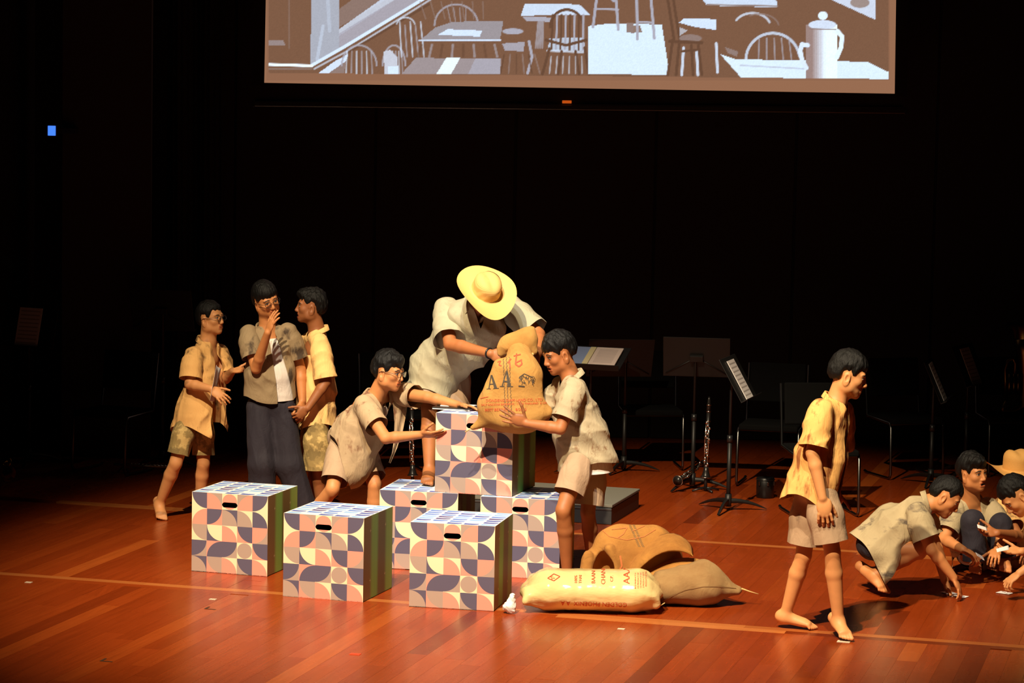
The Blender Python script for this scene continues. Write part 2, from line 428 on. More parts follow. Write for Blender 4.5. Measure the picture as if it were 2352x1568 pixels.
# ------------------------------------------------------------------ projection screen with its picture
SY = 21.3
class Pic:
    def __init__(s, x0, x1, y0, y1, nx, ny):
        s.x, s.y = np.meshgrid(np.linspace(x0, x1, nx), np.linspace(y0, y1, ny)); s.c = np.zeros((ny, nx, 3)); s.n = (ny, nx)
    def poly(s, pts, col, a=1.0, grad=None):
        ins = np.zeros(s.n, bool); k = len(pts)
        for i in range(k):
            (xa, ya), (xb, yb) = pts[i], pts[(i + 1) % k]
            if ya == yb: continue
            cr = ((ya > s.y) != (yb > s.y)) & (s.x < (xb - xa)*(s.y - ya)/(yb - ya) + xa); ins ^= cr
        s.blend(ins.astype(float)*a, col)
    def blend(s, w, col): s.c = s.c*(1 - w[..., None]) + np.asarray(col, float)*w[..., None]
    def line(s, pts, w, col, a=1.0):
        d = np.full(s.n, 1e9)
        for (xa, ya), (xb, yb) in zip(pts[:-1], pts[1:]):
            dx, dy = xb - xa, yb - ya; t = np.clip(((s.x - xa)*dx + (s.y - ya)*dy)/(dx*dx + dy*dy + 1e-9), 0, 1)
            d = np.minimum(d, np.hypot(s.x - xa - t*dx, s.y - ya - t*dy))
        s.blend(np.clip(w/2 + .7 - d, 0, 1)*a, col)
    def arc(s, cx, cy, rx, ry, a0, a1, w, col, a=1.0):
        s.line([(cx + rx*math.cos(t), cy - ry*math.sin(t)) for t in np.linspace(math.radians(a0), math.radians(a1), 18)], w, col, a)
    def disc(s, cx, cy, rx, ry, col, a=1.0): s.blend(np.clip((1 - np.hypot((s.x - cx)/rx, (s.y - cy)/ry))*min(rx, ry) + .5, 0, 1)*a, col)
def cafe():
    p = Pic(612, 2044, -60, 185, 717, 124); D = (122, 88, 67); B = (205, 218, 238); M = (165, 160, 170); K = (104, 74, 56); Gy = (140, 118, 110)
    p.c[:] = D
    p.line([(664, -60), (664, 110)], 3, Gy, .6); p.poly([(617, 92), (650, 92), (656, 104), (617, 104)], M, .55)
    p.poly([(716, -60), (780, -60), (779, 112), (713, 147)], (163, 163, 172)); p.line([(742, 60), (728, 140)], 7, B, .35); p.line([(752, -20), (757, 70)], 8, B, .25)
    p.poly([(780, 62), (905, -12), (1010, -60), (890, -60), (780, 20)], Gy, .8)
    p.poly([(780, 66), (880, -5), (915, -5), (780, 82)], B, .75); p.poly([(780, 76), (930, -15), (990, -15), (780, 112)], M, .9)
    p.line([(716, 150), (790, 108), (985, -10)], 7, B); p.line([(722, 158), (800, 116), (1000, -8)], 4, (180, 180, 190), .9)
    p.line([(617, 148), (716, 151)], 6, (225, 235, 250)); p.line([(617, 158), (716, 158)], 3, Gy, .7)
    p.poly([(728, 170), (770, 140), (800, 124), (795, 140), (752, 170)], B, .95); p.poly([(752, 170), (795, 140), (790, 170)], Gy)
    p.line([(800, 120), (985, 10)], 5, K, .8)
    for cx, w in ((825, 40), (905, 26)): 
        p.arc(cx, 150, w, 46, 0, 180, 4, M, .8)
        for i in range(6): p.line([(cx - w*.7 + i*w*.28, 118), (cx - w*.75 + i*w*.30, 170)], 3, M if i % 2 else B, .65)
    for i in range(5): p.line([(918 + i*12, 50 + (i % 2)*8), (922 + i*13, 130)], 3, M if i % 2 else B, .7)
    p.arc(932, 62, 22, 22, 20, 160, 3, B, .7)
    p.poly([(884, 170), (880, 120), (896, 114), (912, 130), (916, 170)], (190, 190, 200)); p.poly([(890, 170), (892, 152), (914, 152), (916, 170)], B)
    p.arc(1048, 58, 50, 48, 0, 180, 4, M, .8); 
    for i in range(4): p.line([(1028 + i*14, 18), (1036 + i*11, 55)], 2, M, .6)
    for i in range(7): p.line([(965 + i*24, 4), (978 + i*22, 44)], 2, Gy, .7)
    p.poly([(962, 95), (1000, 63), (1040, 50), (1156, 48), (1148, 95)], (150, 140, 142)); p.poly([(1005, 80), (1028, 67), (1108, 70), (1102, 84)], B, .95); p.line([(962, 93), (1150, 92)], 3, B, .9)
    for i in range(8): p.line([(968 + i*24, 103), (960 + i*26, 130)], 5, M if i % 2 else K, .6)
    p.poly([(922, 170), (955, 133), (1152, 134), (1148, 170)], (152, 138, 138)); p.poly([(1002, 170), (1025, 133), (1057, 133), (1036, 170)], (222, 232, 248)); p.poly([(1075, 170), (1092, 134), (1150, 134), (1148, 170)], M, .8)
    p.disc(1178, 72, 24, 7, M); p.poly([(1153, 100), (1206, 96), (1202, 118), (1160, 116)], M, .9); p.line([(1215, 95), (1222, 130), (1212, 168)], 6, M)
    for i in range(6): p.line([(1158 + i*14, 125), (1150 + i*18, 168)], 3, Gy if i % 2 else K, .8)
    p.poly([(1196, 36), (1206, 8), (1330, 10), (1356, 34)], (195, 205, 222)); p.poly([(1200, 38), (1270, 40), (1262, 50), (1210, 48)], M)
    p.arc(1302, 62, 38, 40, 0, 180, 6, K); p.poly([(1262, 88), (1340, 86), (1345, 116), (1258, 116)], (185, 195, 212), .9)
    for i in range(8): p.line([(1270 + i*10, 34), (1266 + i*10.5, 116)], 4, K if i % 2 == 0 else M)
    p.line([(1254, 92), (1300, 104), (1346, 92)], 6, K); p.line([(1258, 116), (1344, 120)], 5, B, .7)
    for (a, b) in (((1262, 112), (1246, 170)), ((1290, 118), (1282, 170)), ((1322, 118), (1330, 170)), ((1343, 110), (1353, 170))): p.line([a, b], 6, K)
    for i in range(6): p.line([(1266 + i*14, 130), (1262 + i*15, 168)], 3, B, .55)
    for i in range(5): p.line([(1236 + i*3, 50), (1230 + i*4, 110)], 3, M, .7)
    p.poly([(1350, 60), (1400, 54), (1520, 56), (1538, 172), (1352, 170)], (206, 220, 240)); p.poly([(1440, 60), (1470, 58), (1475, 74), (1450, 76)], D, .8)
    for (a, b) in (((1375, -40), (1362, 62)), ((1412, -40), (1420, 68)), ((1462, -40), (1464, 90)), ((1492, -40), (1503, 88)), ((1380, -30), (1410, 2))): p.line([a, b], 6, M)
    p.line([(1366, 20), (1420, 22)], 4, M); p.line([(1464, 50), (1500, 52)], 4, M); p.poly([(1440, 52), (1456, 52), (1456, 76), (1438, 74)], Gy)
    for (a, b) in (((1528, -40), (1548, 90)), ((1542, -30), (1562, 96)), ((1545, 92), (1534, 172)), ((1560, 100), (1553, 172)), ((1588, 104), (1592, 172)), ((1604, 104), (1612, 172))): p.line([a, b], 6, K)
    for (a, b) in (((1570, 110), (1566, 172)), ((1600, 118), (1603, 172)), ((1645, 100), (1648, 166))): p.line([a, b], 6, B, .85)
    p.disc(1586, 88, 26, 9, Gy); p.line([(1538, 95), (1612, 98)], 7, K); p.line([(1566, 118), (1606, 114)], 5, K)
    p.poly([(1559, 52), (1572, 42), (1646, 44), (1646, 69), (1596, 62)], (200, 212, 232)); p.poly([(1560, 62), (1580, 70), (1562, 82)], B, .6)
    p.poly([(1600, -20), (1770, -12), (1786, 4), (1786, 17), (1624, 13)], (195, 205, 222)); p.line([(1624, 11), (1786, 14)], 3, Gy)
    p.arc(1728, 62, 42, 32, 20, 150, 5, B, .75); p.arc(1745, 62, 44, 30, 10, 120, 3, Gy, .8)
    p.arc(1775, 138, 62, 62, 10, 180, 6, (190, 198, 215), .9)
    for i in range(5): p.line([(1744 + i*17, 88), (1742 + i*19, 136)], 3, M, .7)
    p.poly([(1654, 124), (1690, 136), (1992, 142), (2042, 166), (2042, 184), (1702, 178)], (208, 222, 242)); p.line([(1700, 150), (1850, 158)], 3, M, .5)
    p.poly([(1665, 108), (1695, 118), (1693, 130), (1672, 122)], Gy)
    for i in range(14): p.poly([(1852 + i*5, 56), (1858 + i*5, 56), (1858 + i*5, 182), (1852 + i*5, 182)], np.array((150, 125, 118)) + (np.array((224, 236, 252)) - (150, 125, 118))*min(1, max(0, (i - 2)/6.5)))
    p.disc(1889, 57, 32, 11, (200, 208, 224)); p.disc(1890, 36, 11, 10, (214, 226, 244)); p.line([(1860, 66), (1920, 68)], 2, Gy)
    p.line([(1924, 72), (1934, 84), (1932, 108), (1922, 132)], 10, (216, 228, 246)); p.line([(1855, 104), (1842, 102), (1838, 116), (1842, 138), (1852, 156)], 10, (208, 218, 234))
    p.poly([(1880, -14), (2012, -20), (2012, 46)], (195, 200, 215)); p.disc(1975, 6, 22, 12, D, .6)
    p.c = np.array(D) + (p.c - np.array(D))*1.12; bot = 167 + (p.x - 612)/1432*14.5; nz = np.random.RandomState(3).rand(*p.n); p.c *= (1 + .05*(nz[..., None] - .5))
    out = (p.y > bot) | (p.x < 617) | (p.x > 2041); p.c[out] = (140, 100, 76)
    return p
def screen():
    cx = at(1331, 200, SY)
    t = thing('projection_screen', 'wide lowered projection screen showing a black and white cafe picture', 'screen', tuple(cx))
    m = mat('projected_picture', (.05, .05, .05), .9); N, L, b = nodes(m); a = N.new('ShaderNodeAttribute'); a.attribute_name = 'Col'
    L.new(a.outputs[0], b.inputs['Emission Color']); b.inputs['Emission Strength'].default_value = 1.0  # picture glows by itself in place of projector light
    p = cafe(); ny, nx = p.n
    lc = np.vectorize(lambda v: v/12.92 if v <= .04045 else ((v + .055)/1.055)**2.4)(np.clip(p.c/255, 0, 1))
    V = np.array([at(x, y, SY) for x, y in zip(p.x.ravel(), p.y.ravel())]).reshape(ny, nx, 3)
    I = np.arange(ny*nx).reshape(ny, nx); Q = np.stack([I[1:, :-1], I[1:, 1:], I[:-1, 1:], I[:-1, :-1]], -1).reshape(-1, 4)
    mesh_np('projected_picture', V.reshape(-1, 3), Q, m, t, False, colors=lc.reshape(-1, 3))
    # cloth around and above the picture, glowing to stand for light on it
    bl, br, tl, tr = at(607, 190, SY + .004), at(2055, 215, SY + .004), at(618, -60, SY + .004), at(2046, -60, SY + .004)
    up = np.array([0, 0, 2.6]); fab = mat('screen_cloth', (.05, .05, .05), .9); fb = fab.node_tree.nodes['Principled BSDF']
    fb.inputs['Emission Color'].default_value = (*lin(146, 104, 78), 1); fb.inputs['Emission Strength'].default_value = 1.0
    MB().raw([bl, br, tr + up, tl + up], [(0, 1, 2, 3)]).build('screen_cloth', fab, t)
    e = [bl + [-.10, .004, -.02], br + [.10, .004, -.02], tr + up + [.10, .004, 0], tl + up + [-.10, .004, 0]]
    MB().raw(e, [(0, 1, 2, 3)]).build('black_border', BLACKM, t)
    # black drop below and the weighted bar
    f = [at(600, 188, SY + .01), at(2062, 213, SY + .01), at(2075, 246, SY + .01), at(585, 232, SY + .01)]
    MB().raw(f, [(3, 2, 1, 0)]).build('black_drop', mat('drop_black', (.018, .016, .014), .8), t)
    a, b2 = at(583, 238, SY), at(2080, 255, SY); ax = nrm(b2 - a); BAR = mat('dark_metal_bar', (.10, .09, .08), .32, .9)
    Rb = np.stack([ax, np.cross([0, 0, 1], ax), [0, 0, 1]], 1); MB().box((a + b2)/2, (np.linalg.norm(b2 - a), .06, .045), Rb).build('weight_bar', BAR, t, bevel=.006)
    for q in (a, b2): MB().box(q, (.02, .07, .055), Rb).build('bar_end_cap', BLACKPL, t, bevel=.004)
    LED = mat('orange_tag', (.6, .12, .02), .6); LED.node_tree.nodes['Principled BSDF'].inputs['Emission Color'].default_value = (.8, .12, .01, 1); LED.node_tree.nodes['Principled BSDF'].inputs['Emission Strength'].default_value = .55
    q = at(1302, 234, SY - .04); o = MB().box(q, (.075, .02, .024), Rb).build('indicator', LED, t, bevel=.003); o['label'] = 'small glowing orange indicator'
screen()
# ------------------------------------------------------------------ patterned cardboard boxes
CN, CP, CC, CT = lin(90, 84, 106), lin(240, 148, 130), lin(240, 218, 180), lin(170, 148, 136)
PMAT = [mat('print_navy', CN, .6), mat('print_coral', CP, .6), mat('print_cream', CC, .6), mat('print_taupe', CT, .6)]
TOPM = [mat('print_white', (.80, .80, .80), .55)] + [mat('print_blue_%d' % i, c, .55) for i, c in enumerate((lin(76, 92, 172), lin(92, 130, 208), lin(136, 180, 230), lin(205, 218, 240), lin(84, 72, 132)))]
BW, BH, BD = .495, .488, .485
PAT = ["CNtr TPbl CPoo TPbr CNtl", "CPbr PNtl NTbl CTbl CNbl", "CTtr NCtr CPbl PNtr TPtl", "TNtl PNbr TNtl CToo PNtr", "NTbl PTtr CPbl TNtr CPbl"]
def side_mat():
    m = mat('green_side_print', (.05, .08, .03), .45); N, L, b = nodes(m)
    tc = N.new('ShaderNodeTexCoord'); sx = N.new('ShaderNodeSeparateXYZ'); L.new(tc.outputs['Object'], sx.inputs[0])
    r = ramp_node(m, N.new('ShaderNodeMapRange').outputs[0], [(0, lin(124, 98, 60)), (.22, lin(118, 96, 58)), (.30, lin(124, 172, 80)), (.45, lin(116, 172, 82)), (.52, lin(96, 88, 48)), (.72, lin(92, 86, 48)), (.80, lin(122, 168, 78)), (1, lin(132, 174, 86))])
    mr = [n for n in N if n.bl_idname == 'ShaderNodeMapRange'][-1]; mr.inputs[1].default_value = 0; mr.inputs[2].default_value = BD
    L.new(sx.outputs[1], mr.inputs[0]); L.new(r.outputs[0], b.inputs['Base Color']); return m
SIDE = side_mat(); MARK = mat('print_mark', lin(225, 205, 160), .6); CARD = mat('raw_card', (.30, .22, .13), .8)
def front_panel_mesh():
    V, F, M = [], [], []; cw, ch = BW/5, BH/5; key = dict(N=0, P=1, C=2, T=3)
    def add(P, mi): n = len(V); V.extend([(x, 0, z) for x, z in P]); F.append(tuple(range(n, n + len(P)))); M.append(mi)
    for r in range(5):
        for c_, cell in enumerate(PAT[r].split()):
            bg, fg, k = key[cell[0]], key[cell[1]], cell[2:]; x0, z1 = c_*cw, BH - r*ch; z0 = z1 - ch; x1 = x0 + cw
            if k == 'oo':
                n = 56 if r == 0 else 30; g = 56
                if r == 0:
                    hz = z0 + ch*.30; hr = .0155; hx = cw*.5 - hr
                    for i in range(n):
                        for j in range(n):
                            xa, xb, za, zb = x0 + cw*i/n, x0 + cw*(i + 1)/n, z0 + ch*j/n, z0 + ch*(j + 1)/n; xm, zm = (xa + xb)/2, (za + zb)/2
                            dx = max(abs(xm - x0 - cw/2) - hx, 0)
                            if math.hypot(dx, zm - hz) < hr: continue
                            add([(xa, za), (xb, za), (xb, zb), (xa, zb)], fg if math.hypot((xm - x0)/cw - .5, (zm - z0)/ch - .5) < .485 else bg)
                else:
                    ring = [(x0 + cw/2 + cw*.485*math.cos(2*PI*i/40), z0 + ch/2 + ch*.485*math.sin(2*PI*i/40)) for i in range(40)]
                    add(ring, fg); sq = []
                    for i in range(40):
                        a = 2*PI*i/40; q = .5/max(abs(math.cos(a)), abs(math.sin(a))); sq.append((x0 + cw/2 + cw*q*math.cos(a), z0 + ch/2 + ch*q*math.sin(a)))
                    for i in range(40): add([ring[i], sq[i], sq[(i + 1) % 40], ring[(i + 1) % 40]], bg)
                continue
            top, right = k[0] == 't', k[1] == 'r'
            cxn, czn = (x1 if right else x0), (z1 if top else z0); sx, sz = (-1 if right else 1), (-1 if top else 1)
            arc = [(cxn + sx*cw*.985*math.cos(a), czn + sz*ch*.985*math.sin(a)) for a in np.linspace(0, PI/2, 16)]
            fan = [(cxn, czn)] + arc; far = (cxn + sx*cw, czn + sz*ch)
            flip = (sx*sz > 0)
            add(fan if flip else fan[::-1], fg)
            rest_ = [(cxn + sx*cw, czn)] + arc[::1] ; 
            P2 = [(cxn + sx*cw, czn), far, (cxn, czn + sz*ch)] + arc[::-1]
            add(P2 if flip else P2[::-1], bg)
    return V, F, M
def quad_panel(name, A, U, Vv, mats, fn=None): pass
_fv = front_panel_mesh()
def shared(name, V, F, mats, M=None):
    me = bpy.data.meshes.new(name); me.from_pydata(V, [], F); me.update()
    for q in mats: me.materials.append(q)
    if M: me.polygons.foreach_set('material_index', np.array(M, np.int32))
    return me
ME_front = shared('front_panel', *_fv[:2], PMAT, _fv[2])
def top_mesh():
    V, F, M = [], [], []; nx, ny = 5, 7; cw, cd = BW/nx, BD/ny; rnd = random.Random(5)
    def add(P, mi): n = len(V); V.extend([(x, y, BH) for x, y in P]); F.append(tuple(range(n, n + len(P)))); M.append(mi)
    for j in range(ny):
        for i in range(nx):
            x0, y0 = i*cw, j*cd; g = .10; mi = rnd.choice((1, 2, 2, 3, 3, 4, 5, 1))
            xs = np.linspace(x0 + cw*g, x0 + cw*(1 - g*.6), 9); t = np.linspace(0, 1, 9)
            hi = y0 + cd*(.86 - .10*np.sin(t*PI)); lo = y0 + cd*(.16 + .10*np.cos(t*PI/1.2)*0 + .5*np.maximum(t - .6, 0)**1.5*2.2)
            P = [(x, y) for x, y in zip(xs, lo)] + [(x, y) for x, y in zip(xs[::-1], hi[::-1])]
            add(P, mi)
            add([(x0, y0), (x0 + cw, y0)] + [(x, y) for x, y in zip(xs[::-1], lo[::-1])], 0)
            add([(x0 + cw, y0 + cd), (x0, y0 + cd)] + [(x, y) for x, y in zip(xs, hi)], 0)
            add([(x0, y0), (xs[0], lo[0]), (xs[0], hi[0]), (x0, y0 + cd)], 0); add([(x0 + cw, y0), (x0 + cw, y0 + cd), (xs[-1], hi[-1]), (xs[-1], lo[-1])], 0)
    return shared('top_panel', V, F, TOPM, M)
ME_top = top_mesh()
def mark_mesh():
    x = BW + .0006; a, b = .010, .0012; P = [(-b, -a), (b, -a), (b, -b), (a, -b), (a, b), (b, b), (b, a), (-b, a), (-b, b), (-a, b), (-a, -b), (-b, -b)]
    return shared('printed_cross', [(0, p, q) for p, q in P], [tuple(range(12))], [MARK])
ME_mark = mark_mesh()
def inner():  # bottom, back and a mid sheet, blackened to stand for shade behind the handle
    e = .010; t = .006; V = []; F = []
    mb = MB()
    mb.box((BW/2, BD/2, .002), (BW, BD, .004)); mb.box((BW/2, BD - .001, BH/2), (BW, .002, BH)); mb.box((BW/2, .20, BH*.5), (BW - .02, .004, BH - .02))
    return shared('blackened_inside', mb.V, mb.F, [BLACKM])
ME_in = inner()
ME_right = shared('side_panel', [(BW, 0, 0), (BW, BD, 0), (BW, BD, BH), (BW, 0, BH)], [(0, 1, 2, 3)], [SIDE])
ME_left = shared('side_panel', [(0, 0, 0), (0, BD, 0), (0, BD, BH), (0, 0, BH)], [(3, 2, 1, 0)], [SIDE])
def box(label, X, Y, z, a):
    t = thing('patterned_box', label, 'box', (X, Y, z), 'boxes printed with quarter circles', a)
    for nm, me in (('front_panel', ME_front), ('top_panel', ME_top), ('side_panel', ME_right), ('side_panel', ME_left), ('blackened_inside', ME_in)):
        o = bpy.data.objects.new(nm, me); COL.objects.link(o); o.parent = t
        if nm == 'side_panel' and me is ME_right:
            for (y, zz) in ((.11, .40), (.36, .40), (.11, .11), (.36, .11)):
                k = bpy.data.objects.new('printed_cross', ME_mark); COL.objects.link(k); k.parent = o; k.location = (BW + .0006, y, zz)
    return t
K = 1.1
BOXES = [(-1.7488*K, 14.376*K, 0, -.2928, 'patterned box at the left end of the front row of three'),
 (-1.1828*K, 13.696*K, 0, -.2999, 'patterned box in the middle of the front row, with a striped green side'),
 (-.5087*K, 13.478*K, 0, -.2076, 'patterned box at the right end of the front row, beside the crumpled white paper'),
 (-.7237*K, 14.576*K, 0, -.2022, 'lower patterned box under the bare foot of the person in the straw hat'),
 (-.1571*K, 14.40*K, 0, -.2022, 'lower patterned box partly hidden behind the legs of the boy holding the sack'),
 (-.4151*K, 14.5337*K, BH + .001, -.30, 'upper patterned box stacked on two others, under the lifted burlap sack')]
for (x, y, z, a, l) in BOXES: box(l, x, y, z, a)
# ------------------------------------------------------------------ people
def skin_mat(name, tone):
    m = mat(name, tone, .58); N, L, b = nodes(m)
    a = N.new('ShaderNodeAttribute'); a.attribute_name = 'Col'
    n = noise_node(m, 9, 4); r = ramp_node(m, n.outputs[0], [(.3, (.86, .84, .82)), (.7, (1.05, 1.04, 1.02))])
    L.new(mix_node(m, 1.0, a.outputs[0], r.outputs[0], 'MULTIPLY'), b.inputs['Base Color'])
    try: b.inputs['Subsurface Weight'].default_value = .08; b.inputs['Subsurface Radius'].default_value = (.012, .005, .003); b.inputs['Subsurface Scale'].default_value = .5
    except Exception: pass
    bump_node(m, noise_node(m, 140, 2).outputs[0], .08, .001)
    return m
SKIN = skin_mat('skin', (.5, .3, .2))
def hair_mat():
    m = mat('black_hair', (.0035, .003, .0027), .5); m.node_tree.nodes['Principled BSDF'].inputs['Specular IOR Level'].default_value = .3; bump_node(m, noise_node(m, 90, 5, .7, (1, 1, .22)).outputs[0], 1.0, .006); return m
HAIR = hair_mat()
LENS = mat('lens_glass', (.9, .9, .9), .05); LENS.node_tree.nodes['Principled BSDF'].inputs['Transmission Weight'].default_value = 1.0; LENS.node_tree.nodes['Principled BSDF'].inputs['IOR'].default_value = 1.1

def head_ops(F, c, R, s, mouth=0.0):
    W = lambda x, y, z: c + R @ (np.array([x, y, z])*s)
    def E(x, y, z, a, b, d, k=.012, sub=False): F.add(p_ell(W(x, y, z), np.array([a, b, d])*s, R), k*s, sub)
    E(0, -.012, .032, .0735, .090, .080)
    E(0, .020, -.025, .0585, .062, .076, .03)
    E(0, .034, -.070, .043, .046, .036, .03)
    E(0, .064, -.092, .020, .017, .016, .02)
    for sx in (-1, 1):
        E(sx*.036, .050, -.020, .024, .024, .022, .02)
        E(sx*.028, .071, .022, .020, .012, .009, .016)
        E(sx*.030, .097, .004, .016, .017, .011, .010, True)
        E(sx*.030, .0695, .004, .0135, .0125, .011, .003)
        E(sx*.011, .085, -.034, .008, .010, .007, .008)
        E(sx*.0735, -.004, -.014, .007, .019, .031, .006)
        E(sx*.077, -.001, -.012, .0045, .009, .018, .004, True)
        E(sx*.052, .005, -.060, .018, .03, .025, .03)
    F.add(p_cone(W(0, .080, .010), W(0, .0965, -.028), .007*s, .0105*s), .012*s)
    F.add(p_cone(W(-.016, .081, -.053), W(.016, .081, -.053), .007*s, .007*s), .007*s)
    F.add(p_cone(W(-.014, .080, -.066 - mouth), W(.014, .080, -.066 - mouth), .0075*s, .0075*s), .007*s)
    if mouth > 0: E(0, .088, -.060 - mouth/2, .014, .012, .005 + mouth*.5, .003, True)
    e = .135*s; F.refine(c - e, c + e, .0042)
def hand_ops(F, w, d, n, side, curl=.5, spread=.12, s=1.0, thumb=None):
    """w wrist, d towards the fingers, n out of the palm, side = +1/-1 puts the thumb on cross(d,n)*side"""
    d = nrm(d); n = nrm(np.asarray(n) - d*np.dot(n, d)); t = np.cross(d, n)*side
    R = np.stack([t, d, n], 1)
    F.add(p_ell(w + d*.048*s + t*.002*s, np.array([.038, .052, .0155])*s, R), .012)
    F.add(p_ell(w + d*.038*s + t*.024*s + n*.008*s, np.array([.018, .03, .014])*s, R), .012)
    curls = [curl]*4 if np.isscalar(curl) else curl
    for i, (o, L, b) in enumerate(((.029, .070, .088), (.0095, .078, .093), (-.0105, .072, .089), (-.029, .056, .079))):
        p = w + d*b*s + t*o*s; a = 0.0; q = nrm(d + t*spread*(1.5 - i)*.8)
        r = .0082*s
        for j, fr in enumerate((.44, .31, .25)):
            a += curls[i]*(.75, 1.0, .75)[j]
            e = p + (q*math.cos(a) + n*math.sin(a))*L*fr*s; r2 = r*.92
            F.add(p_cone(p, e, r, r2), .004 if j else .006); p, r = e, r2
    th = thumb or (.75, .35)
    p = w + d*.022*s + t*.028*s + n*.004*s; q = nrm(d*.75 + t*th[0] + n*th[1]); r = .0105*s
    for j, L in enumerate((.040, .034, .026)):
        e = p + q*L*s; F.add(p_cone(p, e, r, r*.9), .005); p = e; r *= .9; q = nrm(q + d*.25 + n*.12*j)
    c = w + d*.085*s; F.refine(c - .11*s, c + .11*s, .0042)
def foot_ops(F, an, toe, s=1.0, lift=0.0):
    """an = ankle joint, toe = tip of the big toe, both given; sole follows the line between heel and toe"""
    an = np.asarray(an); toe = np.asarray(toe); d = toe - an; up = np.array([0, 0, 1.])
    f = nrm(d); L = np.linalg.norm(d); u = nrm(up - f*np.dot(up, f)); r = np.cross(f, u)
    flat = nrm([d[0], d[1], d[2]*.55])
    heel = toe - flat*.225*s + u*.012*s
    F.add(p_cone(an, heel + u*.018*s, .034*s, .029*s), .02)
    ball = toe - flat*.055*s + u*.014*s
    F.add(p_ecap(heel + u*.006*s, ball, r, (.027*s, .027*s), (.041*s, .018*s)), .02)
    F.add(p_cone(an, ball + u*.006*s - flat*.03*s, .030*s, .020*s), .03)
    for i, (o, b, rr) in enumerate(((-.028, .0, .0125), (-.010, -.004, .0095), (.006, -.011, .009), (.020, -.020, .0085), (.033, -.031, .008))):
        F.add(p_cone(ball + r*o*s*.9, toe + r*(o + .028*0)*s + flat*(b - .008)*s - u*.002*s, rr*s*1.15, rr*s), .006)
    c = (toe + ball)/2; F.refine(c - .07*s, c + .07*s, .0055)

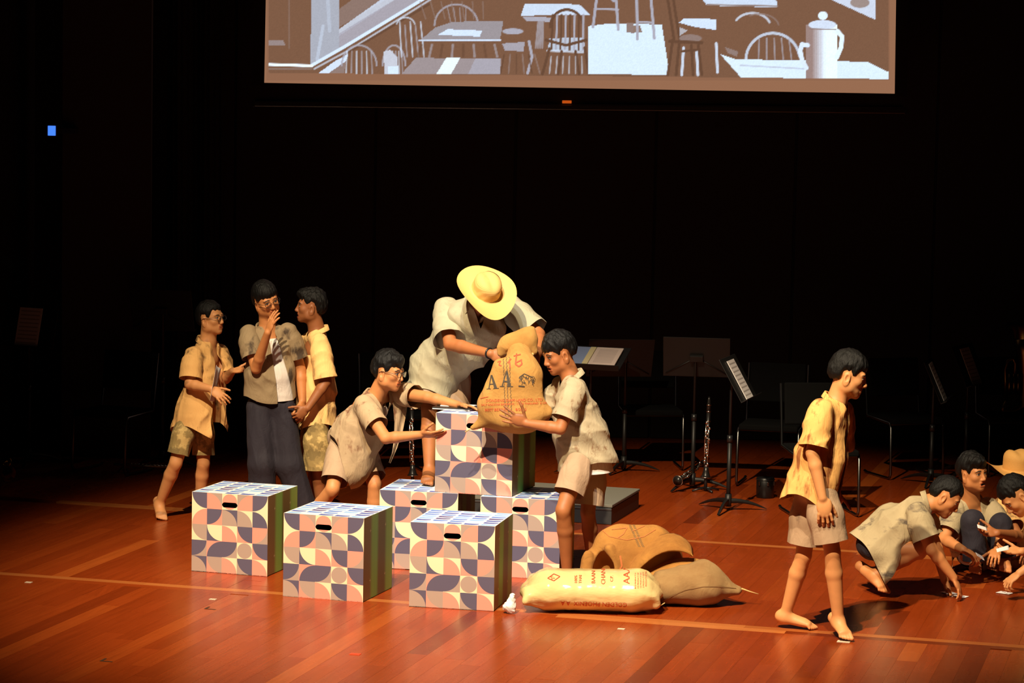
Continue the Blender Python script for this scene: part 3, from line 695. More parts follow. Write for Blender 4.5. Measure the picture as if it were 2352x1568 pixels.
class Fig: pass
def person(label, Y0, J, tone, hf, hu=(0, 0, 1), hs=1.0, build=1.0, hands=None, mouth=0.0, feet=True, smudge=0.0, group=None, root=None, head=True, base=.0085):
    g = Fig(); P = {}
    for k, v in J.items():
        P[k] = at(v[0], v[1], Y0 + v[2]) if len(v) == 3 else np.array(v[:3])
    for k, v in J.items():
        if len(v) == 4: P[k] = ground(v[0], v[1], v[2])
    g.P = P; F = Field(); b = build
    neck, pel = P['neck'], P['pel']
    for q in ('shR', 'shL'): P[q] = P[q] + nrm(pel - neck)*.024*b + (neck - P[q])*.06; S = nrm(P['shR'] - P['shL'])
    chest = neck + (pel - neck)*.30; waist = neck + (pel - neck)*.68
    F.add(p_ecap(pel, waist, P['hipR'] - P['hipL'], (.115*b, .082*b), (.092*b, .068*b)), .02)
    F.add(p_ecap(waist, chest, S, (.092*b, .068*b), (.105*b, .074*b)), .05)
    F.add(p_ecap(chest, neck + (pel - neck)*.10, S, (.105*b, .074*b), (.060*b, .05*b)), .04)
    for s in 'RL':
        sh, el, wr = P['sh'+s], P['el'+s], P['wr'+s]
        F.add(p_cone(neck + (pel - neck)*.12, sh, .040*b, .040*b), .03)
        F.add(p_cone(sh, el, .044*b, .036*b), .03)
        m = el + (wr - el)*.28
        F.add(p_cone(el, m, .0345*b, .0355*b), .008); F.add(p_cone(m, wr, .0355*b, .0245*b**.5), .01)
        hp, kn, an = P['hip'+s], P['kn'+s], P['an'+s]
        F.add(p_cone(hp, kn, .064*b, .0435*b), .02); F.add(p_ell(kn, np.array([.041, .041, .06])*b), .008)
        bk = (hp - kn)/np.linalg.norm(hp - kn) + (an - kn)/np.linalg.norm(an - kn); bk = bk/(np.linalg.norm(bk) + .3)
        cf = kn + (an - kn)*.30 + bk*.012
        F.add(p_cone(kn, cf, .0425*b, .046*b), .008); F.add(p_cone(cf, an, .046*b, .029*b**.5), .012)
        if feet: foot_ops(F, an, P['to'+s], .95*b**.5)
        h = (hands or {}).get(s)
        if h:
            hd = dict(h); d = hd.pop('d', wr - el); n = hd.pop('n'); sc = hd.pop('s', .95)
            hand_ops(F, wr, d, n, hd.pop('side', 1 if s == 'R' else -1), s=sc, **hd)
        else:
            hand_ops(F, wr, wr - el, [0, 0, -1], 1, .5, s=.95)
    g.R = frame(hf, hu); g.hc = P['head']; g.hs = hs
    if head:
        head_ops(F, g.hc, g.R, hs, mouth)
        F.add(p_cone(g.hc + g.R @ np.array([0, -.018, -.045])*hs, neck + (pel - neck)*.02, .052*hs, .056*b), .025)
    V, Q = F.surface(base)
    # colour that belongs to the skin itself: lips, brows, eyes, grubby smudges
    tone = np.array(tone, f32); C = np.tile(tone, (len(V), 1))
    l = ((V - g.hc) @ g.R)/hs; ax_ = np.abs(l[:, 0]); y, z = l[:, 1], l[:, 2]
    def paint(m, c): C[m] = np.array(c, f32)
    if head:
        near = np.linalg.norm(l, axis=1) < .16
        ex = ax_ - .030
        paint(near & (y > .055) & (np.abs(z + .059 + mouth/2) < .0125 + mouth*.6) & (ax_ < .023) & (y > .072), tone*[.82, .52, .5])
        paint(near & (y > .06) & (np.abs(z + .0595 + mouth/2) < .003 + mouth*.55) & (ax_ < .020), [.035, .012, .01])
        paint(near & (y > .045) & ((ex/.0125)**2 + ((z - .004)/.0046)**2 < 1), [.5, .45, .4])
        paint(near & (y > .045) & (ex**2 + (z - .004)**2 < .0058**2), [.012, .008, .006])
        paint(near & (y > .045) & (np.abs(z - .0098 + 18*ex**2) < .0022) & (np.abs(ex) < .014), [.03, .016, .01])
        paint(near & (y > .04) & (np.abs(z - .0265 + 14*(ex + .002)**2) < .0036) & (np.abs(ex) < .019), [.02, .012, .008])
        g.near = near
    if smudge:
        sm = wob(V*1.0, 22, 3) + .5*wob(V, 60, 9); m = np.clip((sm - .42)/.2, 0, 1)*smudge
        C *= (1 - .55*m)[:, None]
    base_pt = np.array([(P['anR'][0] + P['anL'][0])/2, (P['anR'][1] + P['anL'][1])/2, min(P['anR'][2], P['anL'][2]) - .07])
    if root is not None: base_pt = np.asarray(root)
    g.root = thing('person', label, 'person', tuple(base_pt), group)
    g.S = S; g.body = mesh_np('body', V, Q, SKIN, g.root, True, colors=C)
    g.smudge = smudge
    return g

def hair(g, top=.016, fringe=.045, side=.0, back=-.055, amp=.006, seed=1, tuft=0.0, mtl=None, sideburn=.012):
    """cap of hair; fringe = height of the hairline above the eyes, side/back = how low it reaches"""
    F = Field(); c, R, s = g.hc, g.R, g.hs
    W = lambda x, y, z: c + R @ (np.array([x, y, z])*s)
    F.add(p_ell(W(0, -.014, .036), np.array([.0745 + top*.42, .091 + top*.62, .080 + top*1.15])*s, R), 0)
    F.add(p_ell(W(0, -.048, -.005), np.array([.062 + top*.2, .053 + top*.35, .066])*s, R), .03)
    if tuft: F.add(p_ell(W(.01, .045, .085), np.array([.055, .05, .03 + tuft])*s, R), .02)
    F.refine(c - .15, c + .15, .0045)
    def cutf(V):
        l = ((V - c) @ R)/s; x, y, z = np.abs(l[:, 0]), l[:, 1], l[:, 2]
        jag = .006*wob(l.astype(f32), 210, seed + 2) + .004*wob(l.astype(f32), 420, seed + 6)
        hz = np.interp(y, [-.10, -.045, -.030, .005, .016, .030, .040, .055, .075], [back, back + .012, side + .012, side + .024, side + .006, side - .006, side + .012, fringe + .006, fringe])
        return hz + jag - z
    def disp(P):
        q = P @ R; return (.012*(1 - np.clip(-cutf(P)/.035, 0, 1))**1.5 + amp*(.75*wob(q*[1.6, 1.6, .55], 95, seed) + .45*wob(q*[1.5, 1.5, .6], 190, seed + 3))).astype(f32)
    V, Q = F.surface(.006, disp)
    cut = cutf(V)
    V, T = clip_mesh(V, Q, cut.astype(f32))
    return mesh_np('hair', V, T, mtl or HAIR, g.root, True)

def glasses(g):
    s, c, R = g.hs, g.hc, g.R; W = lambda x, y, z: c + R @ (np.array([x, y, z])*s)
    m = MB()
    for sx in (-1, 1):
        m.tube([W(sx*.031 + .0215*math.cos(t)*1.0, .099 - .004*abs(math.cos(t)), .002 + .0175*math.sin(t)) for t in np.linspace(0, 2*PI, 20)[:-1]], .0016*s, 6, closed=True)
        m.tube([W(sx*.052, .095, .008), W(sx*.066, .075, .008), W(sx*.081, -.005, .006), W(sx*.078, -.022, -.008)], .0016*s, 6)
    m.tube([W(-.010, .099, .005), W(0, .102, .009), W(.010, .099, .005)], .0016*s, 6)
    o = m.build('spectacles', BLACKPL, g.root, True)
    for sx in (-1, 1):
        k = MB(); k.raw([W(sx*.031 + .0205*math.cos(t), .0985 - .004*abs(math.cos(t)), .002 + .0165*math.sin(t)) for t in np.linspace(0, 2*PI, 20)[:-1]], [tuple(range(19))]); k.build('lens', LENS, o)
    return o

def shirt(g, rings, mtl, sleeves=True, sl=.52, sr=(.072, .078), open_=None, tail=(.03, .0), amp=.006, seed=1, neckr=.066, name='shirt', collar=True, base=.0085, sdir=None, foldf=42, extra=None, vneck=.07, cflare=0.0, front_pt=None, sleeve_k=.035, hemdir=None, cut2=None):
    """rings: (px,py,dy,half width,half depth) from shoulders to hem, in the person's own Y; cloth hangs between them"""
    P = g.P; F = Field(); C = []
    for r in rings: C.append((at(r[0], r[1], g.Y0 + r[2]), r[3], r[4], r[5] if len(r) > 5 else None))
    hipS = nrm(P['hipR'] - P['hipL'])
    for i in range(len(C) - 1):
        t = i/max(1, len(C) - 2); sd = C[i][3] if C[i][3] is not None else nrm(g.S*(1 - t) + hipS*t)
        F.add(p_ecap(C[i][0], C[i+1][0], sd, (C[i][1], C[i][2]), (C[i+1][1], C[i+1][2])), .045 if i else .0)
    neck = P['neck']; bd = g.build; ends = []
    if sleeves:
        for s in 'RL': F.add(p_cone(neck + (P['pel'] - neck)*.115, P['sh'+s] + (C[0][0] - P['sh'+s])*.06, .056*bd, .058*bd), .05)
    for e in (extra or []): F.add(*e)
    up = nrm(C[0][0] - C[-1][0]); fw = nrm(np.cross(up, g.S)); fw = fw if np.dot(fw, g.R[:, 1]) > 0 else -fw
    g.fw = fw
    dirs = np.asarray(sdir if sdir is not None else (up*.35 + nrm(np.cross(fw, up))*.9))
    def disp(Q): return amp*(.9*folds(Q, dirs, foldf*1.7, seed) + .75*folds(Q, dirs[[1, 2, 0]] + up*.5, foldf*2.1, seed + 7) + .7*folds(Q, dirs*.4 + up, foldf*1.2, seed + 9) + .5*wob(Q, 26, seed + 1))
    V, Q = F.surface(base, disp)
    X, Y, Z = V[:, 0], V[:, 1], V[:, 2]
    hem, prev = C[-1][0], C[-2][0]; dn = nrm(hem - prev) if hemdir is None else nrm(hemdir)
    rel = V - hem; sa = rel @ g.S; fa = rel @ fw
    c = rel @ dn - tail[0]*np.cos(2*np.arctan2(sa/max(C[-1][1], .05), fa/max(C[-1][2], .05))) - .004*wob(V, 30, seed + 4)
    if cut2 is not None: c = np.maximum(c, (V - cut2[0]) @ nrm(cut2[1]))
    # neck hole with a dip in front
    nu = nrm(nrm(g.hc - neck)*.55 + up); q = V - (neck - nu*.02); rad = np.linalg.norm(q - np.outer(q @ nu, nu), axis=1)
    c = np.maximum(c, np.minimum(neckr*.93 - rad, q @ nu + .015))
    q2 = V - neck; vs = np.abs(q2 @ g.S); vd = -(q2 @ up)
    vw = np.minimum(.048*(1 - vd/vneck) - vs, (q2 @ fw) - .02)
    c = np.maximum(c, np.where((vd < vneck) & (vd > -.06), vw, -1.))
    if open_:
        wt, wb, sh = open_; h = np.clip(((neck - V) @ up)/np.linalg.norm(C[0][0] - C[-1][0]), 0, 1.3)
        so = q2 @ g.S - sh*h; oo = np.minimum(wt + (wb - wt)*h - np.abs(so), (V - C[1][0]) @ fw + .005 - .0*h)
        c = np.maximum(c, oo)
    V, T = clip_mesh(V, Q, c.astype(f32))
    o = mesh_np(name, V, T, mtl, g.root, True)
    if sleeves:
        sls = sl if isinstance(sl, dict) else {'R': sl, 'L': sl}
        for s in 'RL':
            sh, el = P['sh'+s], P['el'+s]; d = el - sh; e = sh + d*sls[s]; dd = nrm(d); G = Field()
            sag = np.array([0, 0, -.012*bd])
            G.add(p_cone(sh - dd*.005 + nrm(neck - sh)*.01, sh + d*.3, (sr[0] - .003)*bd, (sr[0] + .003)*bd), 0); G.add(p_cone(sh + d*.25, e + d*.25 + sag, (sr[0] + .002)*bd, (sr[1] + .004)*bd), .03)
            pr = nrm(np.cross(dd, [.2, .3, 1.]))
            def disp2(Q): return amp*.7*(1.0*folds(Q, dd*.75 + pr*.6, foldf*2.4, seed + 31) + .9*folds(Q, pr + dd*.3, foldf*2.0, seed + 37))
            v, q = G.surface(.0075, disp2)
            cs = np.maximum((v - e) @ dd - .003*wob(v, 40, seed), -F.at(v) - .016)
            v, tq = clip_mesh(v, q, cs.astype(f32)); mesh_np('sleeve', v, tq, mtl, o, True)
    if collar:
        m = MB(); n0 = neck - nu*.012; r0 = neckr + .004
        f2 = nrm(fw - nu*np.dot(fw, nu)); s2 = np.cross(f2, nu); G = []
        for t in np.linspace(-2.55, 2.55, 27):
            dr = -f2*math.cos(t) + s2*math.sin(t); a = abs(t)/2.55; ev = max(0, a - .72)/.28
            drop = -.055*a**2.2
            b0 = n0 + dr*(r0 + .004) + nu*(drop - .008); b1 = n0 + dr*(r0 - .002) + nu*(.022 + drop*.9 - .006*a)
            b2 = n0 + dr*(r0 + .008) + nu*(.023 + drop*.9 - .006*a)
            b3 = n0 + dr*(r0 + .017 + cflare) + nu*(-.010 + drop*.9 - .024*ev)
            G.append([b0, b1, b2, b3])
        m.grid(np.array(G)); m.build('collar', mtl, o, True)
    return o
def trousers(g, mtl, length=.75, r0=.108, r1=.088, waist=(.122, .088), rise=.02, amp=.006, seed=2, name='shorts', full=False, ankle_r=.075, foldf=48, dz=0.0, kscale=None):
    P = g.P; F = Field(); b = g.build; S = nrm(P['hipR'] - P['hipL']); up = nrm(P['neck'] - P['pel'])
    F.add(p_ecap(P['pel'] + up*rise, P['pel'] - up*.02, S, (waist[0]*b, waist[1]*b), (waist[0]*1.03*b, waist[1]*1.04*b)), 0)
    ends = []
    for s in 'RL':
        hp, kn, an = P['hip'+s], P['kn'+s], P['an'+s]
        if full:
            F.add(p_cone(hp, kn, (r0 - .016)*b, r1*b), .04); F.add(p_cone(kn, kn + (an - kn)*1.12, r1*b, ankle_r*b), .03); ends.append((kn + (an - kn)*.97, nrm(an - kn)))
        else:
            L = length[s] if isinstance(length, dict) else length
            e = hp + (kn - hp)*L; F.add(p_cone(hp, hp + (e - hp)*.5, (r0 - .026)*b, (r1 - .004)*b), .03); F.add(p_cone(hp + (e - hp)*.5, e + (kn - hp)*.12, (r1 - .004)*b, r1*b), .03); ends.append((e, nrm(kn - hp)))
    ax = [nrm(P['knR'] - P['hipR']), S]
    def disp(Q): return amp*(1.2*folds(Q, ax[0]*.6 + ax[1]*.5 + np.array([0, 0, .5]), foldf*1.8, seed) + 1.0*folds(Q, ax[1]*.9 + ax[0]*.3, foldf*1.4, seed + 3))
    V, Q = F.surface(.0085, disp)
    X, Y, Z = V[:, 0], V[:, 1], V[:, 2]
    fns = [p_cone(P['hip'+s], ends[i][0] + ends[i][1]*.1, .09, .08)[0](X, Y, Z) for i, s in enumerate('RL')]
    dl = np.minimum(p_cone(P['hipR'], P['knR'], .075, .06)[0](X, Y, Z), p_cone(P['hipL'], P['knL'], .075, .06)[0](X, Y, Z))
    dp = p_ecap(P['pel'] + up*(rise + .1), P['pel'], S, (.1*b, .07*b), (.1*b, .07*b))[0](X, Y, Z)
    c = np.minimum((V - P['pel']) @ up - rise, dl - dp + .0)
    for i in (0, 1):
        e, d = ends[i]; c = np.maximum(c, np.minimum((V - e) @ d - .004*wob(V, 35, seed), np.where(full, .3 - np.linalg.norm(V - e, axis=1), fns[1 - i] - fns[i] + .002)))
    V, T = clip_mesh(V, Q, c.astype(f32))
    return mesh_np(name, V, T, mtl, g.root, True)
def mkperson(label, Y0, J, *a, **k):
    g = person(label, Y0, J, *a, **k); g.Y0 = Y0; g.build = k.get('build', 1.0); return g
# ------------------------------------------------------------------ clothes
TAN = lin(238, 184, 112); BEI = lin(196, 176, 142); GRY = lin(152, 130, 98)
C_tan1 = cloth_mat('tan_cotton', TAN, lin(108, 78, 46), .60, 8)
C_tan2 = cloth_mat('light_tan_cotton', lin(250, 202, 130), lin(160, 120, 76), .64, 7)
C_tan3 = cloth_mat('streaked_tan_cotton', lin(240, 180, 102), lin(146, 86, 40), .58, 10, (1.6, 1.6, .35))
C_grey = cloth_mat('grey_brown_cotton', GRY, lin(72, 58, 46), .60, 8)
C_lin1 = cloth_mat('blotched_linen', lin(180, 152, 116), lin(122, 80, 54), .61, 10)
C_lin2 = cloth_mat('pale_linen', lin(176, 168, 138), lin(150, 136, 106), .66, 5)
C_lin3 = cloth_mat('stained_linen', lin(176, 160, 128), lin(124, 88, 58), .62, 11, (1.4, 1.4, .7))
C_lin4 = cloth_mat('ashy_linen', lin(178, 160, 124), lin(98, 86, 74), .62, 8, (.6, 1, 1.6))
C_camo = cloth_mat('camouflage_cotton', lin(214, 182, 116), lin(126, 106, 64), .50, 9, (1, 1, 1), lin(150, 126, 76))
C_kha = cloth_mat('khaki_cotton', lin(176, 146, 116), lin(110, 88, 72), .64, 8)
C_navy = cloth_mat('navy_trouser_cloth', (.018, .014, .024), (.024, .02, .03), .6, 6)
C_white = cloth_mat('white_jersey', lin(232, 222, 214), lin(214, 200, 190), .66, 6)
FAIR, MID, BRN, DRK = (.70, .315, .118), (.60, .24, .082), (.42, .148, .046), (.33, .115, .038)

# boy walking in from the left
g1 = mkperson('person in glasses and stained tan shirt stepping with one bare foot lifted', 17.8, dict(
  head=(484, 731, 0), neck=(479, 777, .01), shR=(443, 813, -.12), shL=(508, 808, .13), elR=(436, 882, -.18), wrR=(485, 893, -.27), elL=(517, 870, .06), wrL=(534, 852, -.05),
  pel=(449, 932, 0), hipR=(434, 950, -.08), hipL=(466, 950, .09), knR=(404, 1062, -.14), knL=(467, 1064, .06), anR=(366, 1158, -.02), anL=(458, 1157, .15), toR=(373, 1193, -.13), toL=(478, 1183, -.02)),
  FAIR, (.86, -.5, .06), (-.08, 0, 1), .98, hands=dict(R=dict(d=(.75, -.25, -.5), n=(.1, .6, -.5), curl=.35), L=dict(d=(.85, -.4, .1), n=(.1, -.3, .9), curl=.5)), smudge=.7)
hair(g1, .014, .052, .0, -.06, .004, 1); glasses(g1)
shirt(g1, [(482, 838, 0, .140, .085), (471, 890, 0, .160, .115), (461, 945, .0, .178, .165), (458, 988, 0, .195, .200)], C_tan1, sl=.80, sr=(.066, .082), open_=(.012, .085, .0), tail=(.045, 0), amp=.012, seed=1, vneck=.10)
trousers(g1, C_camo, .83, .090, .078, seed=3)
# tall one with his hand at his mouth
g2 = mkperson('tall person in open grey-brown shirt and dark trousers with a hand at the mouth', 17.5, dict(
  head=(612, 690, -.02), neck=(614, 745, .02), shR=(566, 762, -.05), shL=(668, 757, .05), elR=(588, 846, -.13), wrR=(615, 764, -.29), elL=(690, 848, .10), wrL=(694, 920, .04),
  pel=(622, 920, .03), hipR=(597, 936, .02), hipL=(650, 936, .04), knR=(600, 1065, -.02), knL=(665, 1065, .02), anR=(606, 1188, .05), anL=(702, 1182, .08), toR=(596, 1212, -.14), toL=(712, 1205, -.10)),
  MID, (.50, -.85, -.16), (-.30, -.05, .95), 1.02, hands=dict(R=dict(d=(.34, -.05, .94), n=(.75, .6, -.2), curl=.22, spread=.2), L=dict(n=(-.8, .3, 0), curl=.4)))
hair(g2, .022, .034, .006, -.07, .005, 4); glasses(g2)
u2 = shirt(g2, [(622, 800, 0, .130, .078), (624, 860, .01, .135, .088), (626, 918, .02, .145, .098)], C_white, sleeves=False, tail=(.0, 0), amp=.004, seed=21, name='undershirt', collar=False, foldf=60, sdir=(0.1, 0, 1), vneck=.08)
shirt(g2, [(621, 797, 0, .150, .088), (620, 855, .01, .165, .108), (620, 914, .02, .178, .120)], C_grey, sl=.66, sr=(.066, .080), open_=(.022, .048, -.062), tail=(.02, 0), amp=.010, seed=2, vneck=.12)
trousers(g2, C_navy, full=True, r0=.108, r1=.092, ankle_r=.092, name='trousers', seed=5, rise=.03)
# boy facing left
g3 = mkperson('person in pale tan shirt and camouflage shorts facing left with the mouth open', 17.7, dict(
  head=(713, 704, 0), neck=(727, 751, .01), shL=(735, 784, -.15), shR=(706, 782, .15), elL=(749, 876, -.19), wrL=(707, 937, -.25), elR=(700, 880, .16), wrR=(686, 925, .04),
  pel=(724, 932, 0), hipL=(726, 950, -.09), hipR=(718, 950, .09), knL=(729, 1066, -.10), knR=(721, 1066, .10), anL=(738, 1172, -.02), anR=(728, 1163, .15), toL=(700, 1198, -.12), toR=(690, 1186, .08)),
  DRK, (-.98, -.16, .04), (.06, 0, 1), .98, mouth=.010, hands=dict(L=dict(d=(-.7, -.15, -.65), n=(-.4, .9, .1), curl=1.0), R=dict(n=(0, -.9, .1), curl=.7)))
hair(g3, .020, .040, .004, -.055, .009, 7, tuft=.008)
shirt(g3, [(730, 828, 0, .148, .095), (728, 890, 0, .158, .122), (724, 976, 0, .175, .150)], C_tan2, sl=.92, sr=(.066, .086), tail=(.03, 0), amp=.012, seed=3)
trousers(g3, C_camo, 1.1, .100, .094, seed=8)
# boy lunging towards the stacked box
g4 = mkperson('person in glasses lunging forward with both arms stretched towards the stacked box', 16.4, dict(
  head=(893, 853, -.05), neck=(866, 908, 0), shR=(838, 926, -.14), shL=(918, 896, .10), elR=(886, 1006, -.32), wrR=(966, 998, -.41), elL=(983, 912, -.10), wrL=(1052, 930, -.23),
  pel=(795, 996, .18), hipR=(788, 1008, .10), hipL=(826, 1010, .24), knR=(764, 1122, -.12), knL=(860, 1112, .05), anR=(684, 1236, .10), anL=(864, 1245, .10), toR=(702, 1266, -.04), toL=(884, 1272, -.06)),
  MID, (.86, -.46, -.16), (.22, -.1, .97), 1.03, hands=dict(R=dict(d=(.97, -.2, .06), n=(.0, .55, .75), curl=.16, spread=.14), L=dict(d=(.9, -.35, -.12), n=(.1, -.5, -.8), curl=.2)))
hair(g4, .022, .036, .004, -.055, .007, 9, tuft=.006); glasses(g4)
shirt(g4, [(860, 946, .02, .100, .07), (830, 970, .10, .105, .08), (783, 1010, .17, .120, .100)], C_white, sleeves=False, tail=(0, 0), amp=.004, seed=24, name='undershirt', collar=False, vneck=.1, hemdir=(-.75, 0, -.66))
shirt(g4, [(850, 944, .01, .142, .105), (826, 990, .05, .162, .155), (790, 1062, .06, .170, .190)], C_lin1, sl={'R': .62, 'L': .62}, sr=(.066, .078), open_=(.02, .035, -.10), tail=(.02, 0), amp=.012, seed=4, hemdir=(-.93, 0, -.38), vneck=.12)
trousers(g4, C_kha, .86, .108, .088, seed=11)
fl = MB(); A, B_ = np.array([(902, 925, .0), (906, 970, .0), (905, 1010, .02), (900, 1040, .03), (893, 1062, .04)]), np.array([(938, 898, .12), (934, 945, .10), (925, 990, .09), (912, 1030, .07), (897, 1064, .05)])
fl.grid([[at(*(a[:2]*(1 - t) + b[:2]*t), 16.4 + (a[2]*(1 - t) + b[2]*t) + .012*math.sin(t*9 + i)) for t in np.linspace(0, 1, 9)] for i, (a, b) in enumerate(zip(A, B_))]); fl.build('shirt_flap', C_lin1, g4.root, True)
# grown one in the straw hat, bending over the sack
g5 = mkperson('heavy-set person in a straw hat and pale loose shirt bending over the burlap sack', 16.45, dict(
  head=(1120, 672, -.30), neck=(1102, 694, -.16), shR=(1022, 706, .0), shL=(1180, 700, -.02), elR=(1034, 790, -.20), wrR=(1127, 812, -.44), elL=(1237, 768, -.14), wrL=(1236, 810, -.42),
  pel=(1014, 804, .22), hipR=(992, 820, .17), hipL=(1042, 820, .26), knR=(986, 945, .04), knL=(1040, 950, .12), anR=(986, 1084, -.09), anL=(1030, 1082, .02), toR=(980, 1111, -.27), toL=(1036, 1104, -.13)),
  BRN, (.3, -.72, -.62), (.28, -.55, .75), 1.08, build=1.16, hands=dict(R=dict(d=(.9, -.3, -.3), n=(.3, .7, -.2), curl=.8, s=1.05), L=dict(d=(-.1, -.4, -.9), n=(-.75, .2, .1), curl=.8, s=1.05)))
hair(g5, .002, .06, .0, -.05, .002, 12)
shirt(g5, [(1096, 740, -.08, .200, .115), (1062, 788, .03, .198, .150), (1004, 846, .14, .172, .165), (986, 903, .12, .150, .160)], C_lin2, sl=.86, sr=(.070, .092), tail=(-.02, 0), amp=.016, seed=5, foldf=34, neckr=.075, vneck=.12, sdir=(.8, .2, .5))
trousers(g5, C_kha, .90, .108, .098, seed=14)
# boy holding the sack from the right
g6 = mkperson('person in stained linen shirt hugging the raised burlap sack from its right side', 15.62, dict(
  head=(1283, 812, .04), neck=(1309, 858, .04), shL=(1318, 890, -.13), shR=(1284, 884, .18), elL=(1287, 984, -.19), wrL=(1209, 972, -.13), elR=(1246, 962, .22), wrR=(1184, 982, .26),
  pel=(1346, 1048, .04), hipL=(1332, 1056, -.07), hipR=(1362, 1054, .11), knL=(1293, 1172, -.20), knR=(1350, 1176, .06), anL=(1303, 1322, -.06), anR=(1362, 1306, .18), toL=(1284, 1352, -.20), toR=(1338, 1334, .04)),
  BRN, (-.84, -.42, -.34), (-.22, -.1, .95), 1.04, mouth=.004, hands=dict(L=dict(d=(-.92, .02, .34), n=(.15, .95, .2), curl=.10, spread=.2, thumb=(1.3, .1), s=1.02), R=dict(d=(-.95, -.25, -.1), n=(0, -.4, .9), curl=.25)), smudge=.6)
hair(g6, .024, .030, .010, -.04, .007, 15)
shirt(g6, [(1348, 1020, .04, .10, .09), (1352, 1050, .04, .115, .115), (1358, 1084, .04, .125, .135)], C_white, sleeves=False, tail=(0, 0), amp=.004, seed=26, name='undershirt', collar=False, hemdir=(.1, 0, -1), neckr=.01)
shirt(g6, [(1316, 918, .03, .146, .112), (1332, 988, .03, .160, .155), (1349, 1066, .04, .168, .190)], C_lin3, sl=.74, sr=(.068, .084), tail=(.02, 0), amp=.016, seed=6, hemdir=(.16, 0, -1), foldf=36, sdir=(.5, .3, .8))
trousers(g6, C_kha, {'L': .66, 'R': .86}, .106, .094, seed=17)
# boy walking on the right
g7 = mkperson('person in streaked tan shirt and grey shorts walking to the right, nearest the audience', 14.25, dict(
  head=(1950, 862, 0), neck=(1924, 912, 0), shR=(1884, 938, -.15), shL=(1938, 942, .15), elR=(1866, 1040, -.20), wrR=(1889, 1143, -.23), elL=(1926, 1040, .19), wrL=(1920, 1130, .14),
  pel=(1872, 1110, 0), hipR=(1886, 1128, -.09), hipL=(1862, 1128, .09), knR=(1912, 1268, -.13), knL=(1846, 1275, .08), anR=(1926, 1428, -.08), anL=(1803, 1415, .16), toR=(1948, 1468, -.20), toL=(1876, 1443, .12)),
  FAIR, (.95, -.18, -.26), (.22, 0, .97), 1.04, hands=dict(R=dict(d=(.16, -.05, -.98), n=(.0, .9, .15), curl=.38, thumb=(.35, .4), s=1.08), L=dict(n=(0, -.9, .1), curl=.4)))
hair(g7, .022, .040, .008, -.045, .005, 19)
shirt(g7, [(1908, 972, 0, .145, .100), (1887, 1045, 0, .162, .135), (1860, 1152, 0, .175, .165)], C_tan3, sl=.86, sr=(.070, .090), tail=(.04, 0), amp=.012, seed=7, hemdir=(-.24, 0, -.97), open_=(.008, .03, 0), foldf=38)
trousers(g7, C_kha, .83, .110, .100, seed=20)
# crouching boy
g8 = mkperson('person in ashy grey shirt crouching low and touching cards on the floor', 15.5, dict(
  head=(2172, 1141, -.02), neck=(2138, 1153, 0), shR=(2110, 1176, -.15), shL=(2122, 1170, .15), elR=(2141, 1264, -.20), wrR=(2190, 1326, -.19), elL=(2152, 1258, .10), wrL=(2170, 1332, .04),
  pel=(2008, 1246, 0), hipR=(2014, 1260, -.08), hipL=(2012, 1258, .08), knR=(2114, 1262, -.13), knL=(2110, 1254, .14), anR=(2008, 1322, -.06), anL=(2004, 1318, .10), toR=(2037, 1361, -.14), toL=(2030, 1354, .05)),
  MID, (.78, -.28, -.56), (.48, 0, .85), 1.0, hands=dict(R=dict(d=(.45, -.05, -.88), n=(-.75, .3, -.45), curl=.4), L=dict(d=(.3, -.2, -.9), n=(-.7, -.3, -.4), curl=.4)))
hair(g8, .013, .046, .004, -.05, .003, 22)
shirt(g8, [(2098, 1184, 0, .142, .105), (2050, 1212, 0, .158, .135), (1990, 1270, 0, .170, .165)], C_lin4, sl=.66, sr=(.070, .086), tail=(.02, 0), amp=.014, seed=8, hemdir=(-.82, 0, -.57), foldf=34, extra=[(p_ecap(at(2045, 1225, 15.5), at(2036, 1325, 15.42), (0, 1, 0), (.16, .12), (.13, .07)), .05)], cut2=(at(2035, 1330, 15.4), (.83, 0, -.56)))
trousers(g8, C_navy, .42, .100, .080, seed=23)
# squatting one looking up from the cards
g9 = mkperson('person in dark trousers and open pale shirt squatting and glancing sideways among the card players', 16.2, dict(
  head=(2235, 1086, -.02), neck=(2230, 1145, .04), shR=(2190, 1168, .0), shL=(2276, 1160, .08), elR=(2168, 1238, -.12), wrR=(2212, 1262, -.30), elL=(2305, 1225, -.05), wrL=(2290, 1262, -.25),
  pel=(2245, 1262, .22), hipR=(2225, 1272, .16), hipL=(2272, 1272, .20), knR=(2234, 1196, -.12), knL=(2298, 1204, -.03), anR=(2240, 1288, -.12), anL=(2306, 1286, -.06), toR=(2240, 1315, -.30), toL=(2310, 1312, -.24)),
  MID, (.58, -.80, .0), (-.12, 0, 1), .98, mouth=.006, hands=dict(R=dict(d=(.8, -.4, -.45), n=(.1, .2, -.95), curl=.8), L=dict(n=(0, .3, -.9), curl=.6)))
hair(g9, .024, .036, .006, -.05, .008, 25, tuft=.01)
shirt(g9, [(2232, 1196, .06, .12, .08), (2238, 1235, .12, .125, .09), (2243, 1270, .2, .13, .10)], C_white, sleeves=False, tail=(0, 0), seed=29, name='undershirt', collar=False, vneck=.08)
shirt(g9, [(2232, 1196, .06, .140, .090), (2237, 1240, .13, .152, .108), (2244, 1285, .2, .165, .125)], C_lin4, sl=.75, sr=(.066, .080), open_=(.035, .07, 0), tail=(0, 0), seed=9, vneck=.13)
trousers(g9, C_navy, full=True, r0=.095, r1=.068, ankle_r=.078, name='trousers', seed=26, rise=.02)
